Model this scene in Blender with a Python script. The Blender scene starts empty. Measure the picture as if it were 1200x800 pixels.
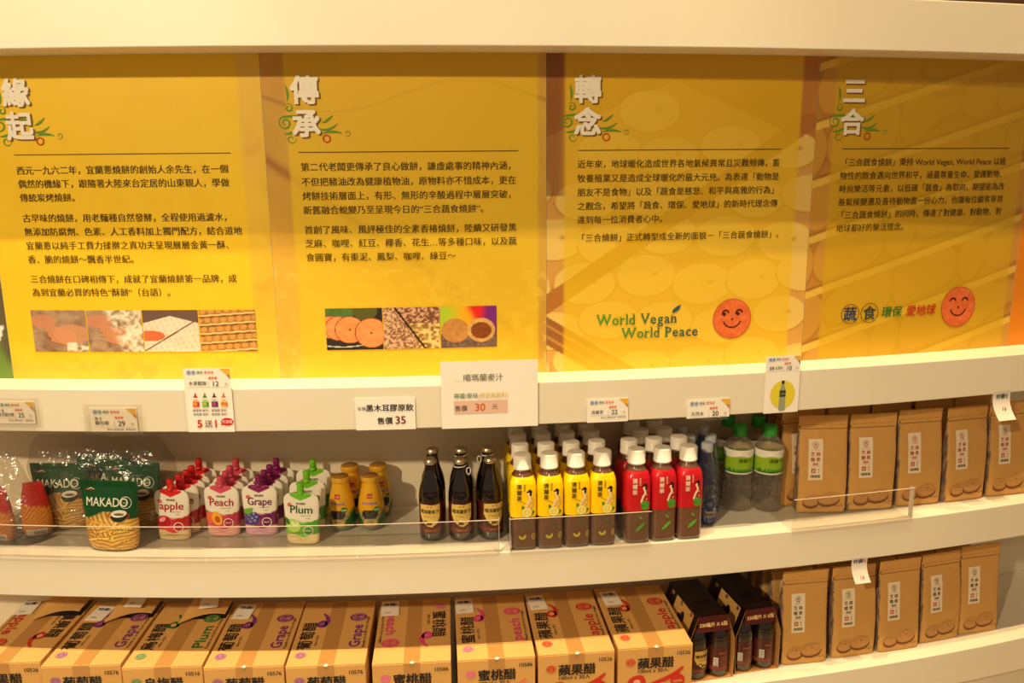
import bpy, math, random
import numpy as np
from mathutils import Matrix, Vector
R_ = math.radians
random.seed(7)
SC = bpy.context.scene
COL = SC.collection

# ------------------------------------------------------------------ camera
CAMZ = 1.5
cam_d = bpy.data.cameras.new('camera')
cam_d.sensor_width = 36.0
cam_d.lens = 29.1
cam_d.clip_start = 0.02
cam = bpy.data.objects.new('camera', cam_d)
COL.objects.link(cam)
cam.matrix_world = (Matrix.Translation((0, 0, CAMZ)) @ Matrix.Rotation(math.pi / 2 - 0.2087, 4, 'X')
                    @ Matrix.Rotation(-0.0086, 4, 'Z'))
SC.camera = cam

# ------------------------------------------------------------------ world
w = bpy.data.worlds.new('world')
SC.world = w
w.use_nodes = True
bg = w.node_tree.nodes['Background']
bg.inputs[0].default_value = (1.0, 0.76, 0.52, 1)
bg.inputs[1].default_value = 0.35

# ------------------------------------------------------------------ lights
def spot(loc, target, power, size, angle, blend, col):
    l = bpy.data.lights.new('ceiling_spot', 'SPOT')
    l.energy = power
    l.shadow_soft_size = size
    l.spot_size = R_(angle)
    l.spot_blend = blend
    l.color = col
    o = bpy.data.objects.new('ceiling_spot', l)
    COL.objects.link(o)
    o.location = loc
    o.rotation_euler = (Vector(target) - Vector(loc)).to_track_quat('-Z', 'Y').to_euler()
    return o
WARM = (1.0, 0.80, 0.48)
AMBER = (1.0, 0.66, 0.28)
spot((-3.10, -3.40, 4.10), (-0.80, 1.6, 0.80), 1330, 0.10, 44, 1.0, WARM)      # frontal key from the left
spot((0.40, -3.30, 4.10), (0.6, 1.7, 1.1), 110, 0.10, 50, 1.0, WARM)
spot((3.20, -2.60, 4.10), (1.6, 2.0, 1.0), 40, 0.10, 50, 1.0, AMBER)
for x_, y_ in ((-1.55, 1.00), (-0.50, 0.93), (0.50, 1.00), (1.40, 1.28), (2.2, 1.70)):   # row of downlights close to the shelving
    spot((x_, y_, 4.10), (x_, y_ + 0.30, 0.6), 340 if x_ < 1 else 270, 0.012, 60, 0.5, WARM if x_ < 1 else AMBER)

SC.view_settings.view_transform = 'Standard'
SC.view_settings.look = 'None'
SC.view_settings.exposure = -0.38
SC.view_settings.gamma = 1.0
SC.view_settings.use_curve_mapping = False

# ------------------------------------------------------------------ helpers
CX, CY, RF = -0.5625, 7.7564, 6.1821      # the shelving follows an arc
RP = 6.1010                                # arc of the printed panels

def zh(h): return CAMZ - h
def cyl(s, d, z):
    th = s / RF; r = RF - d
    return (CX + r * math.sin(th), CY - r * math.cos(th), z)

def lin(c):
    c = np.asarray(c, float) / 255.0
    return np.where(c <= 0.04045, c / 12.92, ((c + 0.055) / 1.055) ** 2.4)

def hashn(ix, iy, seed):
    n = np.sin(ix * 127.1 + iy * 311.7 + seed * 74.7) * 43758.5453
    return n - np.floor(n)
def vnoise(x, y, seed=0):
    x = np.asarray(x, float); y = np.asarray(y, float)
    ix = np.floor(x); iy = np.floor(y); fx = x - ix; fy = y - iy
    fx = fx * fx * (3 - 2 * fx); fy = fy * fy * (3 - 2 * fy)
    a = hashn(ix, iy, seed); b = hashn(ix + 1, iy, seed)
    c = hashn(ix, iy + 1, seed); d = hashn(ix + 1, iy + 1, seed)
    return (a * (1 - fx) + b * fx) * (1 - fy) + (c * (1 - fx) + d * fx) * fy
def fbm(x, y, seed=0, o=4):
    s = 0; a = 0.5; t = 0
    for k in range(o):
        s = s + a * vnoise(x * 2 ** k, y * 2 ** k, seed + k); t += a; a *= 0.5
    return s / t
def mix(a, b, t):
    t = np.clip(np.asarray(t, float), 0, 1)[..., None]
    return np.asarray(a) * (1 - t) + np.asarray(b) * t
def sstep(a, b, x):
    t = np.clip((x - a) / (b - a), 0, 1)
    return t * t * (3 - 2 * t)

def new_mat(name):
    m = bpy.data.materials.new(name); m.use_nodes = True
    nt = m.node_tree
    return m, nt, nt.nodes['Principled BSDF']
def flat(name, col, rough=0.5, metal=0.0, spec=0.5, noise=0.0, scale=40, bump=0.0, bscale=200, coat=0.0):
    m, nt, b = new_mat(name)
    c = lin(col)
    b.inputs['Base Color'].default_value = (*c, 1)
    b.inputs['Roughness'].default_value = rough
    b.inputs['Metallic'].default_value = metal
    b.inputs['Specular IOR Level'].default_value = spec
    b.inputs['Coat Weight'].default_value = coat
    tc = nt.nodes.new('ShaderNodeTexCoord')
    if noise:
        n = nt.nodes.new('ShaderNodeTexNoise'); n.inputs['Scale'].default_value = scale
        n.inputs['Detail'].default_value = 4
        nt.links.new(tc.outputs['Object'], n.inputs['Vector'])
        r = nt.nodes.new('ShaderNodeMapRange')
        r.inputs[1].default_value = 0.3; r.inputs[2].default_value = 0.7
        r.inputs[3].default_value = 1 - noise; r.inputs[4].default_value = 1 + noise * 0.3
        nt.links.new(n.outputs[0], r.inputs[0])
        x = nt.nodes.new('ShaderNodeMix'); x.data_type = 'RGBA'; x.blend_type = 'MULTIPLY'
        x.inputs[0].default_value = 1; x.inputs[6].default_value = (*c, 1)
        nt.links.new(r.outputs[0], x.inputs[7]); nt.links.new(x.outputs[2], b.inputs['Base Color'])
    if bump:
        n = nt.nodes.new('ShaderNodeTexNoise'); n.inputs['Scale'].default_value = bscale
        nt.links.new(tc.outputs['Object'], n.inputs['Vector'])
        bp = nt.nodes.new('ShaderNodeBump'); bp.inputs['Strength'].default_value = bump
        bp.inputs['Distance'].default_value = 0.001
        nt.links.new(n.outputs[0], bp.inputs['Height']); nt.links.new(bp.outputs[0], b.inputs['Normal'])
    return m
def vcol(name, rough=0.5, spec=0.5, coat=0.0, metal=0.0, bump=0.0, bscale=150, bdist=0.001):
    m, nt, b = new_mat(name)
    a = nt.nodes.new('ShaderNodeAttribute'); a.attribute_name = 'Col'
    nt.links.new(a.outputs['Color'], b.inputs['Base Color'])
    b.inputs['Roughness'].default_value = rough
    b.inputs['Specular IOR Level'].default_value = spec
    b.inputs['Coat Weight'].default_value = coat
    b.inputs['Metallic'].default_value = metal
    if bump:
        tc = nt.nodes.new('ShaderNodeTexCoord')
        n = nt.nodes.new('ShaderNodeTexNoise'); n.inputs['Scale'].default_value = bscale
        nt.links.new(tc.outputs['Object'], n.inputs['Vector'])
        bp = nt.nodes.new('ShaderNodeBump'); bp.inputs['Strength'].default_value = bump
        bp.inputs['Distance'].default_value = bdist
        nt.links.new(n.outputs[0], bp.inputs['Height']); nt.links.new(bp.outputs[0], b.inputs['Normal'])
    return m
def clear(name, col=(255, 255, 255), gloss=0.08, rough=0.04, bump=0.0, bscale=60, haze=0.0, edge=0.5, power=4.0):
    """thin clear plastic: mostly transparent, some mirror sheen"""
    m, nt, b = new_mat(name)
    nt.nodes.remove(b)
    out = nt.nodes['Material Output']
    tr = nt.nodes.new('ShaderNodeBsdfTransparent'); tr.inputs[0].default_value = (*lin(col), 1)
    gl = nt.nodes.new('ShaderNodeBsdfGlossy'); gl.inputs['Roughness'].default_value = rough
    fr = nt.nodes.new('ShaderNodeLayerWeight'); fr.inputs[0].default_value = 0.5
    pw_ = nt.nodes.new('ShaderNodeMath'); pw_.operation = 'POWER'; pw_.inputs[1].default_value = power
    ad = nt.nodes.new('ShaderNodeMath'); ad.operation = 'MULTIPLY_ADD'; ad.inputs[1].default_value = edge; ad.inputs[2].default_value = gloss
    ad.use_clamp = True
    nt.links.new(fr.outputs['Facing'], pw_.inputs[0]); nt.links.new(pw_.outputs[0], ad.inputs[0])
    mx = nt.nodes.new('ShaderNodeMixShader')
    nt.links.new(ad.outputs[0], mx.inputs[0]); nt.links.new(tr.outputs[0], mx.inputs[1]); nt.links.new(gl.outputs[0], mx.inputs[2])
    last = mx
    if haze:
        df = nt.nodes.new('ShaderNodeBsdfDiffuse'); df.inputs[0].default_value = (0.8, 0.78, 0.75, 1)
        m2 = nt.nodes.new('ShaderNodeMixShader'); m2.inputs[0].default_value = haze
        nt.links.new(mx.outputs[0], m2.inputs[1]); nt.links.new(df.outputs[0], m2.inputs[2]); last = m2
    nt.links.new(last.outputs[0], out.inputs[0])
    if bump:
        tc = nt.nodes.new('ShaderNodeTexCoord')
        n = nt.nodes.new('ShaderNodeTexNoise'); n.inputs['Scale'].default_value = bscale; n.inputs['Detail'].default_value = 3
        nt.links.new(tc.outputs['Object'], n.inputs['Vector'])
        bp = nt.nodes.new('ShaderNodeBump'); bp.inputs['Strength'].default_value = bump
        bp.inputs['Distance'].default_value = 0.01
        nt.links.new(n.outputs[0], bp.inputs['Height'])
        nt.links.new(bp.outputs[0], gl.inputs['Normal'])
    return m
def glass(name, col, rough=0.02, ior=1.4, trans=1.0):
    m, nt, b = new_mat(name)
    b.inputs['Base Color'].default_value = (*lin(col), 1)
    b.inputs['Transmission Weight'].default_value = trans
    b.inputs['Roughness'].default_value = rough
    b.inputs['IOR'].default_value = ior
    return m

M = dict(
    white=flat('white_lacquer', (232, 224, 206), 0.35, noise=0.03, scale=3, bump=0.05, bscale=60),
    back=flat('white_back_board', (232, 218, 192), 0.5, noise=0.03, scale=4),
    print=vcol('printed_ink', 0.45, 0.3),
    panel=vcol('printed_panel', 0.38, 0.35, bump=0.02, bscale=80),
    gloss=vcol('glossy_film', 0.3, 0.4, coat=0.15),
    foil=vcol('soft_foil', 0.28, 0.5, coat=0.2, bump=0.25, bscale=45, bdist=0.003),
    kraft=vcol('kraft_paper', 0.75, 0.15, bump=0.12, bscale=60, bdist=0.002),
    board=vcol('cardboard', 0.8, 0.12, bump=0.05, bscale=120),
    paper=flat('paper', (246, 240, 232), 0.6, noise=0.02, scale=30),
    capw=flat('white_plastic_cap', (244, 236, 222), 0.4),
    capg=flat('green_plastic_cap', (40, 150, 40), 0.35),
    capb=flat('pale_plastic_cap', (190, 196, 206), 0.4),
    tea=flat('dark_tea_bottle', (112, 74, 54), 0.12, spec=0.6, coat=0.5, noise=0.1, scale=50),
    malt=flat('brown_glass', (26, 13, 8), 0.06, spec=0.7, coat=0.6),
    tin=flat('crown_metal', (196, 176, 150), 0.28, metal=0.9),
    gold=vcol('gold_lacquer', 0.3, 0.5, coat=0.3, metal=0.1),
    string=flat('white_string', (240, 235, 225), 0.8),
    acryl=clear('clear_acrylic', (252, 251, 250), 0.02, 0.03, haze=0.008, edge=0.25),
    acedge=flat('acrylic_edge', (205, 192, 175), 0.25),
    film=clear('clear_film', (244, 240, 236), 0.07, 0.22, bump=1.4, bscale=24, haze=0.03, edge=0.3),
    pocket=clear('clear_pocket', (252, 250, 246), 0.03, 0.1, haze=0.03),
    water=clear('clear_bottle', (246, 238, 224), 0.14, 0.06, bump=3.5, bscale=80, haze=0.035, edge=0.7, power=2.0),
    blue=clear('blue_bottle', (146, 178, 228), 0.10, 0.10, bump=0.7, bscale=60, haze=0.05, edge=0.6, power=2.0),
    tape=flat('brown_tape', (190, 140, 78), 0.3, spec=0.4, coat=0.1),
    floor=flat('floor_tile', (170, 150, 125), 0.3, noise=0.08, scale=5),
    ceil=flat('ceiling_paint', (200, 180, 155), 0.7, noise=0.03, scale=5),
    wall=flat('wall_paint', (170, 130, 100), 0.7, noise=0.05, scale=5),
    darkcard=vcol('dark_carton', 0.35, 0.4, coat=0.15),
)

def mk(name, V, F, mat, parent=None, C=None, smooth=False, loc=None):
    me = bpy.data.meshes.new(name)
    V = np.asarray(V, float)
    F = [tuple(int(i) for i in f) for f in F]
    me.from_pydata([tuple(v) for v in V], [], F)
    if C is not None:
        a = me.attributes.new('Col', 'FLOAT_COLOR', 'POINT')
        c4 = np.ones((len(V), 4), np.float32); c4[:, :3] = C
        a.data.foreach_set('color', c4.ravel())
    if smooth: me.polygons.foreach_set('use_smooth', np.ones(len(me.polygons), bool))
    me.materials.append(mat)
    me.update()
    o = bpy.data.objects.new(name, me)
    COL.objects.link(o)
    if parent is not None: o.parent = parent
    if loc is not None: o.location = loc
    return o
def tag(o, label=None, cat=None, group=None, kind=None):
    if label: o['label'] = label
    if cat: o['category'] = cat
    if group: o['group'] = group
    if kind: o['kind'] = kind
    return o
def empty(name, label=None, cat=None, group=None):
    o = bpy.data.objects.new(name, None); COL.objects.link(o)
    o.empty_display_size = 0.02
    return tag(o, label, cat, group)
def put(o, s, d, z, yaw=0.0, lean=0.0):
    o.location = cyl(s, d, z)
    o.rotation_euler = (R_(lean), 0, s / RF + R_(yaw))
    return o
def dup(o, label=None, parent=None):
    c = o.copy(); COL.objects.link(c); c.parent = parent
    for ch in list(o.children):
        dup(ch, None, c)
    if label: c['label'] = label
    return c

def boxv(x0, x1, y0, y1, z0, z1):
    V = [(x, y, z) for z in (z0, z1) for y in (y0, y1) for x in (x0, x1)]
    F = [(0, 2, 3, 1), (4, 5, 7, 6), (0, 1, 5, 4), (2, 6, 7, 3), (0, 4, 6, 2), (1, 3, 7, 5)]
    return V, F
def box(name, x0, x1, y0, y1, z0, z1, mat, parent=None, col=None, bevel=0):
    V, F = boxv(x0, x1, y0, y1, z0, z1)
    C = np.tile(lin(col), (8, 1)) if col is not None else None
    o = mk(name, V, F, mat, parent, C)
    if bevel:
        b = o.modifiers.new('b', 'BEVEL'); b.width = bevel; b.segments = 2
    return o
def arcbox(name, s0, s1, d0, d1, h0, h1, mat, parent=None, n=60, bevel=0.002):
    """board that follows the arc; h measured down from the eye"""
    V = []; F = []
    for i in range(n + 1):
        s = s0 + (s1 - s0) * i / n
        for d, h in ((d0, h0), (d1, h0), (d1, h1), (d0, h1)):
            V.append(cyl(s, d, zh(h)))
    for i in range(n):
        a = i * 4; b = a + 4
        for k in range(4):
            k2 = (k + 1) % 4
            F.append((a + k, b + k, b + k2, a + k2))
    F.append((0, 1, 2, 3)); F.append((n * 4 + 3, n * 4 + 2, n * 4 + 1, n * 4))
    o = mk(name, V, F, mat, parent)
    if bevel:
        b = o.modifiers.new('b', 'BEVEL'); b.width = bevel; b.segments = 2; b.limit_method = 'ANGLE'; b.angle_limit = R_(40)
    return o
def grid(name, nu, nv, pos, col, mat, parent=None, smooth=True):
    U, Vv = np.meshgrid(np.linspace(0, 1, nu + 1), np.linspace(0, 1, nv + 1))
    U = U.ravel(); Vv = Vv.ravel()
    P = pos(U, Vv); C = col(U, Vv) if col is not None else None
    idx = np.arange((nu + 1) * (nv + 1)).reshape(nv + 1, nu + 1)
    F = np.stack([idx[:-1, :-1].ravel(), idx[:-1, 1:].ravel(), idx[1:, 1:].ravel(), idx[1:, :-1].ravel()], 1)
    return mk(name, P, F, mat, parent, C, smooth)

# ---- text to polygons
_tc = {}
def text_geo(s, off=0.0, res=3):
    k = (s, off, res)
    if k in _tc: return _tc[k]
    c = bpy.data.curves.new('t', 'FONT'); c.body = s; c.offset = off; c.resolution_u = res
    o = bpy.data.objects.new('t', c); COL.objects.link(o)
    bpy.context.view_layer.update()
    ev = o.evaluated_get(bpy.context.evaluated_depsgraph_get())
    me = ev.to_mesh()
    V = np.array([(v.co.x, v.co.y) for v in me.vertices]) if len(me.vertices) else np.zeros((0, 2))
    F = [tuple(p.vertices) for p in me.polygons]
    ev.to_mesh_clear()
    bpy.data.objects.remove(o); bpy.data.curves.remove(c)
    _tc[k] = (V, F)
    return _tc[k]

class Print:
    """flat ink shapes in a local (u, v) plane; later laid on a surface by a mapping"""
    def __init__(s): s.V = []; s.F = []; s.C = []; s.L = []; s.n = 0
    def add(s, P, F, col, layer):
        P = np.asarray(P, float)
        if len(P) == 0: return
        s.V.append(P); s.F += [tuple(i + s.n for i in f) for f in F]
        s.C.append(np.tile(lin(col), (len(P), 1)) if np.ndim(col) == 1 else np.asarray(col)); s.L.append(np.full(len(P), float(layer)))
        s.n += len(P)
    def rect(s, x0, y0, x1, y1, col, layer=1, nx=1, ny=1):
        P = [(x0 + (x1 - x0) * i / nx, y0 + (y1 - y0) * j / ny) for j in range(ny + 1) for i in range(nx + 1)]
        F = [(j * (nx + 1) + i, j * (nx + 1) + i + 1, (j + 1) * (nx + 1) + i + 1, (j + 1) * (nx + 1) + i) for j in range(ny) for i in range(nx)]
        s.add(P, F, col, layer)
    def poly(s, pts, col, layer=1): s.add(pts, [tuple(range(len(pts)))], col, layer)
    def ell(s, x, y, rx, ry, col, layer=1, n=20, rot=0, wob=0):
        a = np.linspace(0, 2 * math.pi, n, endpoint=False)
        k = 1 + wob * np.sin(a * 3 + x * 500)
        px = rx * np.cos(a) * k; py = ry * np.sin(a) * k; c, q = math.cos(rot), math.sin(rot)
        s.poly(np.stack([x + px * c - py * q, y + px * q + py * c], 1), col, layer)
    def ring(s, x, y, r, wd, col, layer=1, n=28, a0=0, a1=2 * math.pi, ry=None):
        k = 1 if ry is None else ry / r
        a = np.linspace(a0, a1, n + 1)
        P = []
        for t in a:
            P.append((x + (r - wd / 2) * math.cos(t), y + k * (r - wd / 2) * math.sin(t)))
            P.append((x + (r + wd / 2) * math.cos(t), y + k * (r + wd / 2) * math.sin(t)))
        s.add(P, [(2 * i, 2 * i + 1, 2 * i + 3, 2 * i + 2) for i in range(n)], col, layer)
    def line(s, pts, wd, col, layer=1, taper=False):
        pts = np.asarray(pts, float); n = len(pts); P = []
        for i in range(n):
            t = pts[min(i + 1, n - 1)] - pts[max(i - 1, 0)]; l = math.hypot(*t) or 1
            nx, ny = -t[1] / l, t[0] / l
            ww = wd * ((math.sin(math.pi * (i + 0.4) / n)) if taper else 1) / 2
            P += [(pts[i][0] + nx * ww, pts[i][1] + ny * ww), (pts[i][0] - nx * ww, pts[i][1] - ny * ww)]
        s.add(P, [(2 * i, 2 * i + 1, 2 * i + 3, 2 * i + 2) for i in range(n - 1)], col, layer)
    def text(s, t, x, y, size, col, layer=1, off=0.0, align='l', sx=1.0, rot=0.0, res=3, shear=0.0, fit=None):
        if off > 0.004:      # heavier strokes: shifted copies of the same glyphs
            k = dict(align=align, sx=sx, rot=rot, res=res, shear=shear, fit=fit)
            o = off * size
            sh = [(-o, 0), (o, 0), (0, o * .8), (0, -o * .8)] if off < 0.022 else [(a * o, b * o) for a in (-1, 0, 1) for b in (-1, 0, 1)]
            if off < 0.009: sh = [(-o, 0), (o, 0)]
            for i_, (dx, dy) in enumerate(sh): s.text(t, x + dx, y + dy, size, col, layer + 0.02 * i_, 0, **k)
            return
        V, F = text_geo(t, 0.0, res)
        if len(V) == 0: return
        V = V.copy()
        if fit: sx = fit / (V[:, 0].max() * size)
        V[:, 0] = V[:, 0] * sx + V[:, 1] * shear
        wd = V[:, 0].max()
        if align == 'c': V[:, 0] -= (V[:, 0].max() + V[:, 0].min()) / 2
        if align == 'r': V[:, 0] -= wd
        V *= size
        c, q = math.cos(rot), math.sin(rot)
        s.add(np.stack([x + V[:, 0] * c - V[:, 1] * q, y + V[:, 0] * q + V[:, 1] * c], 1), F, col, layer)
    def vtext(s, t, x, y, size, col, layer=1, off=0.0, step=1.12, **k):
        for i, ch in enumerate(t): s.text(ch, x, y - i * size * step, size, col, layer, off, 'c', **k)
    def refine(s, mx):
        """split faces so that they can follow a curved surface"""
        V = np.concatenate(s.V); L = np.concatenate(s.L); C = np.concatenate(s.C)
        V = [tuple(v) for v in V]; L = list(L); C = [tuple(c) for c in C]
        out = []
        def mid(a, b):
            V.append(((V[a][0] + V[b][0]) / 2, (V[a][1] + V[b][1]) / 2)); L.append(L[a]); C.append(tuple((np.array(C[a]) + np.array(C[b])) / 2)); return len(V) - 1
        def d(a, b): return math.hypot(V[a][0] - V[b][0], V[a][1] - V[b][1])
        st = []
        for f in s.F:
            big = max(d(f[i], f[(i + len(f) // 2) % len(f)]) for i in range(len(f)))
            if big < mx * 1.4: out.append(f); continue
            if len(f) == 3: st.append(f)
            elif len(f) == 4: st += [(f[0], f[1], f[2]), (f[0], f[2], f[3])]
            else:
                V.append(tuple(np.mean([V[i] for i in f], axis=0))); L.append(L[f[0]]); C.append(C[f[0]]); c = len(V) - 1
                st += [(f[i], f[(i + 1) % len(f)], c) for i in range(len(f))]
        while st:
            a, b, c = st.pop()
            e = [d(a, b), d(b, c), d(c, a)]; k = e.index(max(e))
            if e[k] < mx: out.append((a, b, c)); continue
            if k == 1: a, b, c = b, c, a
            if k == 2: a, b, c = c, a, b
            m = mid(a, b); st += [(a, m, c), (m, b, c)]
        s.V = [np.array(V)]; s.L = [np.array(L)]; s.C = [np.array(C)]; s.F = out
    def build(s, name, fn, parent, mat=None, e0=0.0003, de=0.00018):
        if getattr(fn, 'curved', False): s.refine(0.005)
        V = np.concatenate(s.V); L = np.concatenate(s.L); C = np.concatenate(s.C)
        P = fn(V[:, 0], V[:, 1], e0 + de * L)
        return mk(name, P, s.F, mat or M['print'], parent, C)
def flatmap(y0=0.0, x0=0.0, z0=0.0):
    return lambda u, v, e: np.stack([u + x0, np.full_like(u, y0) - e, v + z0], 1)
def topmap(z0):           # u to the right, v away from the viewer
    return lambda u, v, e: np.stack([u, v, z0 + e], 1)

# ---- general tube: profile rows (z, rx, ry, n, cx, cy)
def tube(name, prof, mat, parent=None, seg=40, colf=None, close=(True, True), sub=1, smooth=True):
    prof = np.array([list(p) + [0] * (6 - len(p)) for p in prof], float)
    if sub > 1:
        t = np.arange(len(prof)); tt = np.linspace(0, len(prof) - 1, (len(prof) - 1) * sub + 1)
        prof = np.stack([np.interp(tt, t, prof[:, k]) for k in range(6)], 1)
    V = []; F = []
    a = np.linspace(0, 2 * math.pi, 721)
    for z, rx, ry, n, cx, cy in prof:
        c, q = np.cos(a), np.sin(a)
        x = rx * np.sign(c) * np.abs(c) ** (2 / n); y = ry * np.sign(q) * np.abs(q) ** (2 / n)
        L = np.concatenate([[0], np.cumsum(np.hypot(np.diff(x), np.diff(y)))])
        t = np.linspace(0, L[-1], seg, endpoint=False)
        V.append(np.stack([np.interp(t, L, x) + cx, np.interp(t, L, y) + cy, np.full(seg, z)], 1))
    V = np.concatenate(V); m = len(prof)
    for j in range(m - 1):
        for i in range(seg):
            i2 = (i + 1) % seg
            F.append((j * seg + i, j * seg + i2, (j + 1) * seg + i2, (j + 1) * seg + i))
    if close[0]: F.append(tuple(range(seg - 1, -1, -1)))
    if close[1]: F.append(tuple(range((m - 1) * seg, m * seg)))
    C = colf(V[:, 0], V[:, 1], V[:, 2]) if colf else None
    o = mk(name, V, F, mat, parent, C, smooth)
    return o
def tubemap(prof):
    prof = np.array([list(p) + [0] * (6 - len(p)) for p in prof], float)
    def fn(u, v, e):
        g = [np.interp(v, prof[:, 0], prof[:, k]) for k in range(1, 6)]
        t = np.clip(np.abs((u - g[3]) / g[0]), 0, 0.985)
        y = g[4] - g[1] * (1 - t ** g[2]) ** (1 / g[2]) - e
        return np.stack([u, y, v], 1)
    fn.curved = True
    return fn
def lathe(pts, n=2):      # [(r, z)] -> profile
    return [(z, r, r, n) for r, z in pts]

# ================================================================== SETTING
def struct(o): o['kind'] = 'structure'; return o
V, F = boxv(-6, 7, -4, 4.2, -0.05, 0.0)
struct(mk('floor', V, F, M['floor']))
V, F = boxv(-6, 7, -4, 4.2, 4.2, 4.25)
struct(mk('ceiling', V, F, M['ceil']))
V, F = boxv(-6, 7, 3.4, 3.5, 0.0, 4.2)
struct(mk('wall_back', V, F, M['wall']))

# shelving
S0, S1 = -1.7, 2.75
unit = empty('display_shelving', 'long curved white shelving with header board, display ledge and open shelves', 'shelving')
arcbox('header_board', S0, S1, -0.0133, 0.30, -0.311, -0.214, M['white'], unit)
arcbox('display_ledge', S0, S1, 0.0, 0.262, 0.4234, 0.5119, M['white'], unit)
arcbox('shelf_board', S0, S1, 0.0, 0.262, 0.7873, 0.8735, M['white'], unit)
arcbox('shelf_board', S0, S1, 0.0, 0.262, 1.1502, 1.240, M['white'], unit)
arcbox('plinth', S0, S1, 0.03, 0.262, 1.2402, 1.4998, M['white'], unit)
arcbox('back_board', S0, S1, 0.2622, 0.28, 0.4236, 1.4998, M['back'], unit, bevel=0)
arcbox('panel_backing', S0, S1, 0.0865, 0.10, -0.2138, 0.4232, M['back'], unit, bevel=0)
Z1 = zh(0.7873); Z2 = zh(1.1502); ZL = zh(0.4234)

# ================================================================== PRINTED PANELS
TH = [-0.0777 - 0.0927, -0.0777, 0.0141, 0.1041, 0.1974, 0.2868, 0.2868 + 0.0927]
PW = 0.5655; PB = 0.4232; PT = -0.2138     # width, bottom and top (down from the eye)
def pmap(th0):
    def fn(u, v, e):               # u metres along the panel, v = height above the eye
        th = th0 + u / RP; r = RP + e + 0.0035
        return np.stack([CX + r * np.sin(th), CY - r * np.cos(th), CAMZ + v], 1)
    return fn
YEL = lin((248, 206, 30)); AMB = lin((214, 140, 40)); GOLD = lin((240, 186, 40)); BRN = lin((150, 92, 45))
def overlay(u, x0=0.03, x1=0.535, soft=0.004):
    return sstep(x0 - soft, x0 + soft, u) * (1 - sstep(x1 - soft, x1 + soft, u))
def bg_dough(u, v):
    t = v
    c = mix(lin((228, 178, 44)), lin((240, 204, 70)), fbm(u * 14, v * 14, 3))
    c = mix(c, lin((212, 162, 56)), 0.5 * sstep(0.55, 0.75, fbm(u * 30, v * 30, 5)))
    band = sstep(0.0, 0.04, v + 0.25 * u - 0.1) * 0.35
    c = mix(c, lin((236, 196, 90)), band)
    o = overlay(u, -0.1, 0.515)
    return mix(c, YEL, 0.72 * o * sstep(-0.41, -0.36, v))
def bg_cloth(u, v):
    f = fbm(u * 9 + v * 6, v * 5, 11)
    c = mix(lin((190, 140, 54)), lin((220, 178, 72)), f)
    fold = sstep(0.0, 0.03, v - 0.13 + 0.14 * np.sin(u * 6)) * 0.25
    c = mix(c, lin((205, 135, 70)), fold)
    edge = np.abs(v + 0.02 + (u - 0.05) * 0.72)                       # diagonal fold of the cloth
    c = mix(c, lin((160, 98, 50)), 0.8 * np.exp(-(edge / 0.012) ** 2) * (u < 0.48))
    c = mix(c, lin((240, 184, 66)), 0.8 * sstep(0.0, 0.16, -(v + 0.06 + (u - 0.02) * 0.6)))
    g = sstep(0.5, 0.7, fbm(u * 60, v * 60, 8))
    c = mix(c, lin((250, 214, 100)), 0.35 * g * (v < -0.2))
    c = mix(c, BRN, 0.5 * np.exp(-((v - 0.135 + 0.03 * np.sin(u * 12)) / 0.004) ** 2))
    return mix(c, lin((234, 196, 34)), 0.68 * overlay(u, 0.045, 0.532))
def discs(u, v, L, base, side, spotc, c):
    for (x, y, rx, ry) in L:
        q = ((u - x) / rx) ** 2 + ((v - y) / ry) ** 2
        a = np.arctan2(v - y, u - x)
        c = mix(c, side, (q < 1.12) * (v < y))
        c = mix(c, base, sstep(1.04, 0.98, q))
        c = mix(c, side, 0.5 * np.exp(-((q - 1.0) / 0.06) ** 2) * (np.sin(a) < 0.2))
        c = mix(c, spotc, 0.7 * np.exp(-(((u - x - 0.3 * rx) / 0.006) ** 2 + ((v - y - .1 * ry) / 0.004) ** 2)))
    return c
D3 = []
for r_ in range(7):
    for k in range(6):
        y = 0.115 - r_ * 0.088 + 0.012 * math.sin(k * 2.1 + r_); x = -0.05 + k * 0.125 + (r_ % 2) * 0.06 + 0.01 * math.sin(k + r_ * 3)
        if y > 0.14 - abs(x - 0.26) * 0.42: continue
        D3.append((x, y, 0.064 + 0.004 * math.sin(k * 3), 0.040 + 0.003 * math.sin(r_ * 5)))
def bg_tray(u, v):
    c = np.tile(lin((170, 106, 48)), (len(u), 1))
    c = mix(c, lin((198, 134, 60)), fbm(u * 8, v * 8, 21))
    tray = (v < 0.165 - np.abs(u - 0.26) * 0.42)
    c = mix(c, lin((214, 160, 80)), 1.0 * tray)
    c = discs(u, v, D3, lin((232, 196, 104)), lin((190, 138, 58)), lin((150, 96, 40)), c)
    bar = np.abs(v + 0.28 - 0.66 * u - 0.0) / 1.2
    c = mix(c, lin((178, 112, 48)), 0.95 * (bar < 0.018) * (v < 0.1))
    bar2 = np.abs(v + 0.335 + 0.62 * u)
    c = mix(c, lin((150, 92, 44)), 0.95 * (bar2 < 0.03))
    c = mix(c, lin((206, 150, 78)), 0.8 * (np.abs(bar2 - 0.012) < 0.003))
    c = mix(c, lin((120, 70, 35)), 0.7 * (u < 0.04) * (v > -0.06) * (v < 0.22) * (1 - sstep(.02, .04, u) * .4))
    return mix(c, lin((232, 190, 24)), 0.72 * overlay(u, 0.036, 0.533))
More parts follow.
